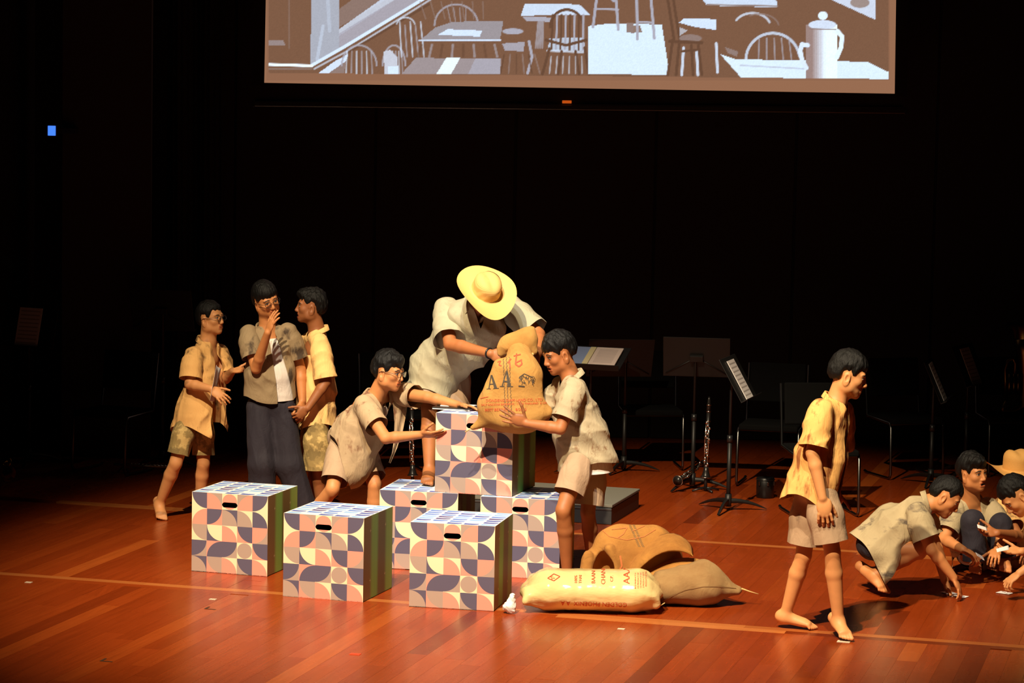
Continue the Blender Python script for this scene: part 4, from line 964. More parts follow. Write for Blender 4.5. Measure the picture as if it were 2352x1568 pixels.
# the one in the second straw hat
g10 = mkperson('person in a tan straw hat squatting at the right edge behind the other card players', 16.36, dict(
  head=(2334, 1092, 0), neck=(2338, 1140, .03), shR=(2296, 1160, .0), shL=(2384, 1160, .06), elR=(2338, 1232, -.20), wrR=(2290, 1224, -.44), elL=(2400, 1230, -.05), wrL=(2372, 1262, -.22),
  pel=(2345, 1258, .22), hipR=(2322, 1266, .16), hipL=(2370, 1266, .2), knR=(2292, 1222, -.12), knL=(2395, 1215, -.1), anR=(2286, 1285, -.05), anL=(2398, 1285, -.02), toR=(2280, 1308, -.2), toL=(2398, 1308, -.18)),
  BRN, (-.45, -.85, -.3), (-.1, -.15, 1), 1.0, hands=dict(R=dict(d=(-.95, -.2, .05), n=(.0, -.5, .8), curl=.6), L=dict(n=(0, .3, -.9), curl=.6)))
hair(g10, .010, .05, .0, -.05, .004, 28)
shirt(g10, [(2340, 1190, .06, .145, .095), (2342, 1235, .13, .155, .115), (2345, 1275, .2, .165, .13)], C_tan1, sl=.7, sr=(.066, .08), tail=(0, 0), seed=10)
trousers(g10, C_kha, .6, .10, .092, seed=29, rise=.02)
# the one at the right edge looking down
g11 = mkperson('person with cropped hair bowed over the cards at the right edge of the stage', 15.6, dict(
  head=(2334, 1138, 0), neck=(2374, 1160, .03), shL=(2392, 1196, -.15), shR=(2388, 1188, .16), elL=(2388, 1288, -.22), wrL=(2342, 1316, -.26), elR=(2392, 1270, .06), wrR=(2346, 1266, -.12),
  pel=(2480, 1262, 0), hipL=(2475, 1275, -.09), hipR=(2475, 1275, .09), knL=(2400, 1262, -.14), knR=(2402, 1258, .14), anL=(2470, 1318, -.05), anR=(2470, 1312, .1), toL=(2440, 1352, -.12), toR=(2440, 1346, .05)),
  FAIR, (-.62, -.22, -.76), (-.70, -.10, .70), 1.04, hands=dict(L=dict(d=(-.75, -.1, -.6), n=(.5, .3, -.75), curl=.75), R=dict(d=(-.98, -.1, .02), n=(.0, -.3, .9), curl=.35)))
hair(g11, .014, .046, .012, -.05, .004, 31)
shirt(g11, [(2400, 1205, 0, .142, .105), (2440, 1232, 0, .158, .12), (2480, 1278, 0, .170, .14)], C_tan2, sl=.8, sr=(.066, .082), tail=(.02, 0), seed=11, hemdir=(.8, 0, -.6))
trousers(g11, C_navy, .6, .10, .095, seed=32)
# ------------------------------------------------------------------ straw hats
def straw_mat():
    m = mat('straw', lin(238, 200, 112), .75); N, L, b = nodes(m)
    a = N.new('ShaderNodeTexCoord'); w = N.new('ShaderNodeTexWave'); w.wave_type = 'RINGS'; w.rings_direction = 'Z'; w.inputs['Scale'].default_value = 55; w.inputs['Distortion'].default_value = 1.2; w.inputs['Detail'].default_value = 3
    L.new(a.outputs['UV'] if False else a.outputs['Object'], w.inputs['Vector'])
    r = ramp_node(m, w.outputs[0], [(.2, lin(214, 168, 94)), (.8, lin(230, 188, 112))]); L.new(r.outputs[0], b.inputs['Base Color']); bump_node(m, w.outputs[0], .12, .003); return m
STRAW = straw_mat(); STRAW2 = mat('tan_straw', lin(214, 160, 86), .8); bump_node(STRAW2, noise_node(STRAW2, 120, 3).outputs[0], .4, .003)
def hat(g, c, up, fwd, mtl, r=.185, curl=.05, hgt=.115, seed=0):
    R = frame(fwd, up); prof = []
    for t in np.linspace(0, 1, 9): prof.append((.088 + (r - .088)*(1 - t), 0.0 - .0*t))
    for t in np.linspace(0.08, 1, 12): prof.append((.088*(1 - .10*t)*math.cos(max(0, t - .55)/.45*PI/2*.985)**.8 + .001, hgt*(t if t < .55 else .55 + .45*math.sin((t - .55)/.45*PI/2))))
    prof.append((.0002, hgt))
    def fn(p, q, rr):
        if rr > .0885:
            t = (rr - .088)/(r - .088); z = curl*t**1.6*(math.cos(q)**2*1.25 - .45) + .012*t*math.sin(3*q + seed)
            return np.array([p[0]*(1 - .06*t), p[1]*1.10, z])
        dent = .018*math.exp(-(p[0]/.03)**2)*max(0, (p[2] - .05)/.07) if p[2] > .05 else 0
        return np.array([p[0], p[1]*1.12, p[2] - dent])
    o = bpy.data.objects.new('straw_hat', None)
    mb = MB().lathe(prof, 56, (0, 0, 0), np.eye(3), 0, fn)
    h = mesh_np('straw_hat', np.array(mb.V), mb.F, mtl, None, True); h.parent = g.root
    M = Matrix([list(R[i]) + [0] for i in range(3)] + [[0, 0, 0, 1]]); h.rotation_euler = M.to_euler()
    h.location = Vector(tuple(c)) - g.root.location
    return h
hat(g5, at(1116, 667, 16.04), (.28, -.74, .60), (.40, -.6, -.7), STRAW, r=.192, curl=.045)
hat(g10, at(2336, 1076, 16.34), (-.05, -.10, 1), (.2, -1, -.1), STRAW2, r=.20, curl=.05, hgt=.13, seed=2)
wb = MB(); d_ = nrm(g5.P['wrR'] - g5.P['elR']); s_ = nrm(np.cross(d_, [0, 0, 1])); u_ = np.cross(s_, d_); c_ = g5.P['wrR'] - d_*.012
wb.tube([c_ + .031*(math.cos(t)*s_ + math.sin(t)*u_) for t in np.linspace(0, 2*PI, 19)[:-1]], .006, 8, closed=True); wb.build('wristband', BLACKPL, g5.root, True)['label'] = 'thin black wristband'

# ------------------------------------------------------------------ sacks
def burlap(name, a, b_, sc=1.0):
    m = mat(name, a, .9); N, L, b = nodes(m)
    n = noise_node(m, 5, 4, .6); r = ramp_node(m, n.outputs[0], [(.3, b_), (.68, a)])
    tc = N.new('ShaderNodeTexCoord'); w1 = N.new('ShaderNodeTexWave'); w2 = N.new('ShaderNodeTexWave')
    for w, d in ((w1, 'X'), (w2, 'Z')): w.bands_direction = d; w.inputs['Scale'].default_value = 150*sc; w.inputs['Distortion'].default_value = 2.5; w.inputs['Detail'].default_value = 2; L.new(tc.outputs['Object'], w.inputs['Vector'])
    mx = N.new('ShaderNodeMath'); mx.operation = 'MULTIPLY'; L.new(w1.outputs[0], mx.inputs[0]); L.new(w2.outputs[0], mx.inputs[1])
    wv = ramp_node(m, mx.outputs[0], [(0, (.88, .87, .85)), (.6, (1.05, 1.04, 1.03))])
    L.new(mix_node(m, 1.0, r.outputs[0], wv.outputs[0], 'MULTIPLY'), b.inputs['Base Color']); nb = noise_node(m, 9, 4, .55); nb.inputs['Distortion'].default_value = 1.0; am = N.new('ShaderNodeMath'); am.operation = 'MULTIPLY_ADD'; L.new(mx.outputs[0], am.inputs[0]); am.inputs[1].default_value = .10; L.new(nb.outputs[0], am.inputs[2]); bump_node(m, am.outputs[0], .8, .022); return m
BUR = burlap('burlap', lin(222, 168, 90), lin(192, 138, 66)); BUR2 = burlap('old_burlap', lin(206, 144, 66), lin(166, 108, 44)); LINEN = burlap('grey_linen_sacking', lin(192, 156, 104), lin(164, 124, 78), 1.3)
INKR = mat('red_ink', lin(205, 78, 44), .8); INKK = mat('black_ink', lin(66, 56, 44), .8); INKG = mat('grey_ink', lin(96, 84, 66), .8); TWINE = mat('twine', lin(214, 176, 112), .9)
def solid(name, F, mtl, parent, disp=None, base=.009): V, Q = F.surface(base, disp); return mesh_np(name, V, Q, mtl, parent, True)
from mathutils.bvhtree import BVHTree
def wrap(name, polys, target, mtl, parent, Y, off=.003, near=None):
    """lay flat print (polygons in picture pixels at depth Y) on the surface of target"""
    me = target.data; pw = np.array(parent_world(target)); n = len(me.vertices); co = np.empty(n*3, f32); me.vertices.foreach_get('co', co)
    bv = BVHTree.FromPolygons([Vector(v) for v in (co.reshape(-1, 3) + pw)], [tuple(p.vertices) for p in me.polygons])
    V, F = [], []
    for P in polys:
        idx = []; ok = True
        for (x, y) in P:
            a = at(x, y, Y - .6); d = Vector(tuple(nrm(a - np.array([0, 0, CAMH])))); h = bv.ray_cast(Vector(tuple(a)), d)
            if h[0] is None or h[0].y > Y + .5: ok = False; break
            nn = h[1] if h[1].dot(d) < 0 else -h[1]; idx.append(h[0] + nn*off)
        if ok: k = len(V); V += [tuple(v) for v in idx]; F.append(tuple(range(k, k + len(idx))))
    if not F: return None
    o = mesh_np(name, np.array(V), F, mtl, parent, False); o['kind'] = 'stuff'; return o
def text_polys(s, x, y, h, rot=0.0, wscale=1.0, skew=0.0, flip=False):
    cu = bpy.data.curves.new('t', 'FONT'); cu.body = s; cu.resolution_u = 2; ob = bpy.data.objects.new('t', cu); COL.objects.link(ob)
    me = ob.to_mesh(); P = []; c, sn = math.cos(rot), math.sin(rot)
    for p in me.polygons:
        q = []
        for i in p.vertices:
            v = me.vertices[i].co; a, b = v.x*h*wscale*1.38, -v.y*h*1.38; a += skew*b
            q.append((x + a*c - b*sn, y + a*sn + b*c))
        P.append(q)
    ob.to_mesh_clear(); bpy.data.objects.remove(ob); bpy.data.curves.remove(cu); return P
def stroke(pts, w):
    P = []
    for (a, b) in zip(pts[:-1], pts[1:]):
        n = max(1, int(math.hypot(b[0]-a[0], b[1]-a[1])/4))
        d = np.subtract(b, a)/(math.hypot(b[0]-a[0], b[1]-a[1]) + 1e-6); nn = np.array([-d[1], d[0]])*w/2
        for i in range(n):
            p, q = np.array(a) + np.subtract(b, a)*i/n, np.array(a) + np.subtract(b, a)*(i + 1)/n
            P.append([tuple(p - nn), tuple(q - nn), tuple(q + nn), tuple(p + nn)])
    return P
def serif_A(x, y, h, w, tilt=0.0):
    """bold roman A with serifs, base centre x,y"""
    S = lambda u, v: (x + (u*w)*math.cos(tilt) + (v*h)*math.sin(tilt), y + (u*w)*math.sin(tilt) - (v*h)*math.cos(tilt))
    q = [[(-.36, .03), (-.28, .03), (.02, 1), (-.06, 1)], [(.12, .03), (.38, .03), (.08, 1), (-.06, 1)], [(-.24, .30), (.22, .30), (.20, .38), (-.21, .38)], [(-.50, 0), (-.16, 0), (-.16, .045), (-.50, .045)], [(.04, 0), (.52, 0), (.52, .045), (.04, .045)]]
    P = []
    for a, b, c, d in q:      # split so that it follows the cloth
        for i in range(6):
            t0, t1 = i/6, (i + 1)/6; L = lambda p, r, t: (p[0] + (r[0]-p[0])*t, p[1] + (r[1]-p[1])*t)
            P.append([S(*L(a, d, t0)), S(*L(b, c, t0)), S(*L(b, c, t1)), S(*L(a, d, t1))])
    return P
# the raised sack
YS = 15.72; A_ = lambda x, y, d=0: at(x, y, YS + d)
t = thing('burlap_sack', 'stuffed burlap sack lettered AA being lifted onto the stacked box', 'sack', tuple(A_(1175, 978)))
F = Field(); X3 = (1, 0, 0)
F.add(p_ecap(A_(1205, 862), A_(1180, 945), X3, (.115, .10), (.185, .125)), 0); F.add(p_ecap(A_(1160, 955), A_(1215, 948), (0, 0, 1), (.075, .10), (.075, .10)), .06)
F.add(p_cone(A_(1125, 962), A_(1086, 982), .052, .014), .06); F.add(p_cone(A_(1235, 940), A_(1256, 946), .06, .035), .05)
F.add(p_cone(A_(1196, 838, .06), A_(1192, 806, .16), .098, .070), .06); F.add(p_ecap(A_(1150, 845), A_(1120, 930), (0, 1, 0), (.07, .05), (.08, .06)), .08)
F.refine(A_(1080, 1000) - .1, A_(1270, 800) + .1, .0085)
sk = solid('sack_body', F, BUR, t, lambda P: .007*folds(P, (.8, .2, .5), 40, 3) + .004*wob(P, 45, 8), .0085)
F = Field(); F.add(p_ecap(A_(1166, 792, .18), A_(1212, 774, .18), (.3, 0, 1), (.058, .07), (.064, .06)), 0); F.add(p_cone(A_(1212, 772, .18), A_(1222, 756, .18), .045, .012), .04); F.add(p_cone(A_(1215, 790, .16), A_(1226, 806, .16), .04, .025), .04)
F.add(p_cone(A_(1160, 800, .16), A_(1150, 812, .16), .03, .02), .04)
F.add(p_ecap(A_(1168, 814, .06), A_(1204, 806, .06), (0, 0, 1), (.026, .07), (.026, .07)), .015, True)
solid('folded_mouth', F, BUR, t, lambda P: .006*folds(P, (.2, .3, .9), 60, 4) + .004*wob(P, 60, 2), .007)
MB().tube([A_(1195, 812, .15) + .074*np.array([math.cos(a), math.sin(a), .12*math.sin(2*a)]) for a in np.linspace(0, 2*PI, 25)[:-1]], .011, 8, closed=True).build('tie_cord', TWINE, t, True)
MB().tube([A_(1086, 982), A_(1078, 986), A_(1068, 992)], .004, 6).build('corner_tuft', TWINE, t, True)
wrap('black_lettering', serif_A(1132, 893, 32, 27, -.08) + serif_A(1163, 888, 36, 30, .02), sk, INKK, t, YS)
rn = random.Random(4); P = []
for i in range(46):
    x, y = 1192 + rn.random()*34, 862 + rn.random()*16; P += stroke([(x, y), (x + rn.uniform(-3, 5), y + rn.uniform(1, 9))], 1.1)
P += stroke([(1193, 866), (1204, 858), (1222, 866)], 1.6) + stroke([(1191, 886), (1205, 887)], 3)
wrap('frayed_print', P, sk, INKK, t, YS)
P = []
for k, x in enumerate((1157, 1164, 1171)):
    for i in range(34):
        a = (x - 1 + i*.16 + (1.2 if i % 2 else -1.2), 820 + i*4.1); P += stroke([a, (a[0] + (-2.4 if i % 2 else 2.4), a[1] + 3.0)], 1.0)
wrap('stitched_lines', P, sk, INKG, t, YS)
P = stroke([(1143, 832), (1150, 829), (1146, 838), (1152, 840)], 2.4) + stroke([(1170, 826), (1172, 845)], 2.8) + stroke([(1166, 834), (1174, 824)], 2.8) + stroke([(1180, 818), (1196, 814)], 2.6) + stroke([(1187, 812), (1184, 836), (1192, 842), (1199, 836), (1197, 828)], 3.2) + stroke([(1199, 826), (1184, 834)], 2.6)
wrap('red_brush_marks', P, sk, INKR, t, YS)
P = text_polys('DONDENG DIAM LAND CO., LTD.', 1116, 923, 6.5, -.02, .95) + text_polys('SAI.7 ANLICHA BANGKOK,  11900 THAILAND  K.500', 1106, 932, 5, -.03, .93) + text_polys('BEST BEFORE       8/2012', 1114, 944, 6.5, -.01, 1.0) + stroke([(1104, 915), (1122, 911)], 1.2)
wrap('red_lettering', P, sk, INKR, t, YS)

# rice bag in shiny plastic
YP = 14.82; B_ = lambda x, y, d=0: at(x, y, YP + d)
PLAS = mat('glossy_plastic_sheet', lin(224, 200, 140), .20); bump_node(PLAS, noise_node(PLAS, 12, 2, .5, (1, 1, 2)).outputs[0], .45, .012); PLAS.node_tree.nodes['Principled BSDF'].inputs['Coat Weight'].default_value = .4; PLAS.node_tree.nodes['Principled BSDF'].inputs['Coat Roughness'].default_value = .12
t = thing('rice_bag', 'shiny cream plastic rice bag with red print lying nearest the front', 'bag', tuple(B_(1355, 1420)))
zc = .118; c0, c1 = B_(1262, 1372), B_(1462, 1376); c0[2] = zc; c1[2] = zc
F = Field(); F.add(p_ecap(c0, c1, (0, 0, 1), (.116, .185), (.120, .185)), 0)
for (xa, xb, dya, h0, h1, w1) in ((1262, 1214, 0, .105, .050, .16), (1462, 1500, -.01, .110, .050, .14)):
    pa, pb_ = B_(xa, 1370, 0), B_(xb, 1370, dya); pa[2] = zc; pb_[2] = .105; F.add(p_ecap(pa, pb_, (0, 0, 1), (h0, .18), (h1, w1)), .04)
for (x, y, dy, r) in ((1207, 1380, -.14, .020), (1226, 1330, .10, .022), (1506, 1390, -.10, .022), (1500, 1345, .10, .022)):
    e = B_(x, y, dy); e[2] = max(e[2], r); b0 = c0 if x < 1350 else c1; F.add(p_cone(b0 + (e - b0)*.5, e, .07, r), .05)
F.add(p_ell((c0[0]*.5 + c1[0]*.5, YP, -.2), (1.2, 1.2, .203)), .01, True)
pb = solid('bag_body', F, PLAS, t, lambda P: .006*folds(P, (.25, .5, .9), 40, 6) + .003*wob(P, 55, 5) + .016*np.clip((np.abs(P[:, 0] - (c0[0] + c1[0])/2) - .20)/.12, 0, 1)*folds(P, (0.1, .6, .8), 62, 9), .0075)
MB().tube([B_(1510, 1386, -.05), B_(1518, 1390, -.06), B_(1527, 1384, -.07)], .003, 6).build('tie_string', TWINE, t, True)
R9 = -PI/2
P = text_polys('GOLDEN PHOENIX  A.A.', 1441, 1384, 10, PI + .03, 1.03) + text_polys('AAA', 1446, 1341, 15, R9, 1.0) + text_polys('BAAN', 1367, 1340, 9, R9, .9) + text_polys('CHANG', 1390, 1342, 10, R9, .9) + text_polys('100%', 1326, 1340, 7, R9, .9) + text_polys('THAI', 1336, 1340, 7, R9, .9) + text_polys('C.P.', 1408, 1336, 7, R9, .9)
for i in range(5): P += text_polys('RICE PRODUCT OF THAILAND'[i:i + 14], 1461 + i*6, 1352 - i, 3.6, R9, .9)
P += stroke([(1258, 1328), (1272, 1318), (1286, 1324), (1272, 1334), (1258, 1328)], 1.6) + text_polys('SL', 1266, 1331, 7, -.35, 1.0)
wrap('red_lettering', P, pb, INKR, t, YP)

# grey linen sack and the slumped burlap behind
YL = 15.05; L_ = lambda x, y, d=0: at(x, y, YL + d)
t = thing('linen_sack', 'filled pale linen sack with a tied pointed end lying behind the plastic bag', 'sack', tuple(L_(1600, 1385)))
p0, p1, p2 = L_(1530, 1350), L_(1615, 1345), L_(1692, 1352); p0[2] = .10; p1[2] = .125; p2[2] = .085
F = Field(); F.add(p_ecap(p0, p1, (0, 0, 1), (.10, .15), (.125, .16)), 0); F.add(p_ecap(p1, p2, (0, 0, 1), (.118, .14), (.03, .05)), .06); F.add(p_ell((p1[0], YL, -.2), (1.2, 1.2, .203)), .01, True)
ls = solid('sack_body', F, LINEN, t, lambda P: .016*folds(P, (.9, .2, .3), 44, 12) + .008*folds(P, (.5, .4, .7), 70, 14) + .004*wob(P, 40, 5))
wrap('seam', stroke([(1512, 1386), (1540, 1368), (1575, 1354), (1615, 1347), (1655, 1346), (1690, 1351)], 1.3), ls, mat('seam_thread', lin(136, 102, 62), .9), t, YL)
MB().tube([p2 + [-.02, 0, 0], L_(1705, 1352), L_(1722, 1358), L_(1742, 1364)], [.012, .006, .004, .003], 6).build('tie_string', TWINE, t, True)
YB = 15.45; S_ = lambda x, y, d=0: at(x, y, YB + d)
t = thing('slumped_sack', 'empty brown burlap sack heaped and folded over behind the plastic bag', 'sack', tuple(S_(1450, 1362)))
F = Field(); ce = S_(1448, 1300)
F.add(p_ell(S_(1432, 1300), (.215, .18, .262)), 0); F.add(p_ell(S_(1500, 1285, .0), (.17, .16, .205)), .08); F.add(p_cone(S_(1352, 1290), S_(1346, 1350), .050, .065), .07)
F.add(p_ecap(S_(1400, 1262, -.15), S_(1424, 1345, -.20), (1, 0, 0), (.03, .05), (.05, .05)), .04)
F.add(p_ell(S_(1386, 1312, -.14), (.058, .13, .110)), .015, True)
F.add(p_cone(S_(1352, 1275, -.10), S_(1345, 1350, -.16), .030, .045), .03)
F.add(p_ecap(S_(1540, 1316, -.05), S_(1500, 1345, -.1), (0, 1, 0), (.12, .05), (.12, .07)), .03)
F.add(p_ell((ce[0], YB, -.2), (1.4, 1.4, .203)), .01, True)
ss = solid('sack_body', F, BUR2, t, lambda P: .016*folds(P, (.7, .3, -.5), 24, 15) + .006*wob(P, 38, 16) + .006*folds(P, (.2, .4, .9), 50, 18))
def drape(name, top, bot, Yt, Yb, thick, seed, curl=.02):
    G = []
    for k, ((xa, ya), (xb, yb)) in enumerate(zip(top, bot)):
        row = []
        for v in np.linspace(0, 1, 11):
            p = at(xa + (xb - xa)*v, ya + (yb - ya)*v, Yt[k] + (Yb[k] - Yt[k])*v); row.append(p + np.array([0, -curl*math.sin(v*PI) + .006*math.sin(k*2.1 + v*7 + seed), .004*math.sin(k*1.7 + seed)]))
        G.append(row)
    o = MB().grid(np.array(G)).build(name, BUR2, t, True); md = o.modifiers.new('smooth', 'SUBSURF'); md.levels = 1; md.render_levels = 1; md = o.modifiers.new('thickness', 'SOLIDIFY'); md.thickness = thick
drape('upper_flap', [(1430, 1300), (1452, 1272), (1480, 1246), (1515, 1226), (1548, 1222), (1578, 1236), (1592, 1258)], [(1452, 1325), (1478, 1296), (1506, 1272), (1535, 1262), (1562, 1264), (1582, 1270), (1590, 1278)], [15.36, 15.34, 15.36, 15.36, 15.34, 15.32, 15.30], [15.20, 15.18, 15.16, 15.14, 15.14, 15.16, 15.18], .014, 1, .05)
drape('lower_flap', [(1462, 1322), (1494, 1302), (1528, 1288), (1560, 1280), (1600, 1280), (1640, 1290)], [(1475, 1345), (1502, 1330), (1535, 1312), (1568, 1302), (1606, 1298), (1648, 1303)], [15.30, 15.30, 15.30, 15.30, 15.30, 15.30], [15.16, 15.14, 15.12, 15.12, 15.14, 15.18], .014, 3, .03)
drape('inner_fold', [(1500, 1335), (1530, 1318), (1560, 1312), (1585, 1310)], [(1508, 1352), (1540, 1345), (1566, 1330), (1588, 1318)], [15.26, 15.26, 15.26, 15.26], [15.18, 15.18, 15.18, 15.2], .012, 5, .02)
P = stroke([(1378, 1212), (1400, 1232), (1440, 1240), (1480, 1232), (1506, 1216)], 1.6) + stroke([(1405, 1216), (1440, 1212), (1432, 1226), (1420, 1234)], 2.4) + stroke([(1452, 1220), (1480, 1208)], 1.6) + stroke([(1424, 1276), (1428, 1300), (1420, 1312)], 4)
wrap('red_markings', P, ss, mat('faded_red_ink', lin(192, 108, 56), .9), t, YB); P = []
for k in (0, 9): 
    for i in range(16): P += stroke([(1444 + k + i*1.4, 1206 + i*3.2), (1450 + k + i*1.4, 1207 + i*3.2)], 1.1)
wrap('stitched_lines', P, ss, mat('faded_grey_ink', lin(142, 112, 72), .9), t, YB)

# crumpled paper, papers, cards, tape
PAPER = mat('white_paper', (.82, .80, .80), .7)
def crumple(P): return .011*wob(P, 70, 3) + .007*np.abs(wob(P, 120, 5)) + .004*wob(P, 240, 6)
c = ground(1168, 1408); t = thing('crumpled_paper', 'crumpled ball of white paper on the floor beside the front box', 'paper', tuple(c))
F = Field(); F.add(p_ell(c + [0, 0, .036], (.044, .04, .034)), 0); F.add(p_cone(c + [.010, 0, .05], c + [.016, 0, .105], .030, .020), .02); F.add(p_ell(c + [0, 0, -.1], (.3, .3, .1015)), .002, True)
V, Q = F.surface(.006, crumple); mesh_np('paper_ball', V, Q, PAPER, t, False)
def sheet(name, label, cat, pts, mtl=PAPER, bend=.0, parent=None, thick=.0012):
    P = np.array(pts); c = P.mean(0); n = nrm(np.cross(P[1] - P[0], P[3] - P[0])); G = []
    for v in np.linspace(0, 1, 7): G.append([(P[0]*(1-u) + P[1]*u)*(1-v) + (P[3]*(1-u) + P[2]*u)*v + n*bend*math.sin(PI*u) for u in np.linspace(0, 1, 7)])
    o = MB().grid(np.array(G)).build(name, mtl, parent, True, loc=None if parent else tuple(c)); md = o.modifiers.new('thickness', 'SOLIDIFY'); md.thickness = thick
    if label: tag(o, label, cat)
    return o
sheet('paper_sheet', 'white sheet of paper held by the person stepping with a lifted foot', 'paper', [at(497, 838, 17.5), at(507, 846, 17.6), at(492, 922, 17.6), at(482, 920, 17.5)], bend=.01)
def card(x, y, rz, label, z=.003):
    c = ground(x, y, z); t_ = thing('playing_card', label, 'card', tuple(c), None, rz); MB().box((0, 0, .0006), (.063, .088, .0012)).build('card', PAPER, None).parent = t_
    for i in range(3): o = MB().box((-.015 + .015*i, -.02 + .02*i, .0014), (.008, .012, .0003)).build('pip', INKK, None); o.parent = t_
    return t_
card(2180, 1361, .5, 'playing card lying under the fingers of the crouching person'); card(2205, 1369, 1.0, 'playing card at the fingertips of the crouching person'); card(2308, 1361, .9, 'single playing card lying apart on the floor at the right')
sheet('held_card', 'playing card held out in the hand of the person in the tan hat', 'card', [at(2244, 1204, 15.84), at(2266, 1211, 15.86), at(2268, 1219, 15.83), at(2246, 1212, 15.81)])
sheet('held_card', 'playing card pinched by the bowed person with cropped hair', 'card', [at(2288, 1260, 15.36), at(2316, 1252, 15.4), at(2318, 1262, 15.36), at(2290, 1268, 15.32)])
sheet('held_card', 'playing card held low by the squatting person in dark trousers', 'card', [at(2240, 1268, 15.82), at(2258, 1278, 15.84), at(2262, 1288, 15.82), at(2244, 1276, 15.80)])
TAPEW = mat('pale_tape', (.62, .52, .38), .6); TAPER = mat('red_tape', (.75, .06, .02), .5); TAPEK = mat('dark_tape', (.05, .025, .012), .6)
def tape(x, y, L, w, rz, m_, label):
    c = ground(x, y); tag(MB().box(c + [0, 0, .001], (L, w, .0018), rotz(rz)).build('floor_tape', m_, None, loc=tuple(c)), label, 'tape')
tape(66, 1337, .04, .03, FA, TAPEW, 'pale tape mark on the light strip at the far left'); tape(489, 1376, .04, .03, FA, TAPEW, 'pale tape mark on the strip in front of the left box'); tape(1427, 1444, .04, .03, FA, TAPEW, 'pale tape mark in front of the plastic rice bag'); tape(1938, 1473, .07, .05, FA, TAPEW, 'pale tape mark under the toes of the walking person')
tape(816, 1502, .055, .035, FA, TAPER, 'bright red tape mark on the front of the floor')
def corner(x, y, label):
    c = ground(x, y); o = MB().raw([c + FU*a + FV*b + [0, 0, .0012] for a, b in ((0, 0), (.07, 0), (.07, .012), (.012, .012), (.012, .07), (0, .07))], [(0, 1, 2, 3, 4, 5)]).build('floor_tape', TAPEK, None, loc=tuple(c)); tag(o, label, 'tape')
corner(228, 1518, 'dark corner tape mark at the front left of the floor'); corner(468, 1398, 'dark corner tape mark below the left box')

# ------------------------------------------------------------------ conductor's podium
a, b = ground(1404, 1205), ground(1467, 1166); sd = nrm(b - a); fr = np.array([-sd[1], sd[0], 0]); fr = fr if fr[0] < 0 else -fr
hP = at(1404, 1159, a[1])[2]; dep = np.linalg.norm(b - a)*1.0; wid = 1.15; Rp = np.stack([fr, sd, [0, 0, 1]], 1); cP = a + sd*dep/2 + fr*wid/2
t = thing('podium', 'low black podium with a grey carpeted top behind the boxes', 'podium', tuple(cP))
CARP = mat('grey_carpet', (.16, .15, .12), .95); bump_node(CARP, noise_node(CARP, 300, 2).outputs[0], .6, .004)
MB().box(cP + [0, 0, hP/2 - .012], (wid, dep, hP - .024), Rp).build('plinth', mat('black_plinth', (.025, .024, .024), .55), t, bevel=.004); MB().box(cP + [0, 0, hP - .010], (wid + .01, dep + .01, .02), Rp).build('carpet_top', CARP, t, bevel=.004)
MB().box(a + fr*wid/2 - sd*.003 + [0, 0, hP - .035], (wid, .004, .008), Rp).build('metal_trim', mat('dull_metal', (.2, .2, .2), .4, .9), t)

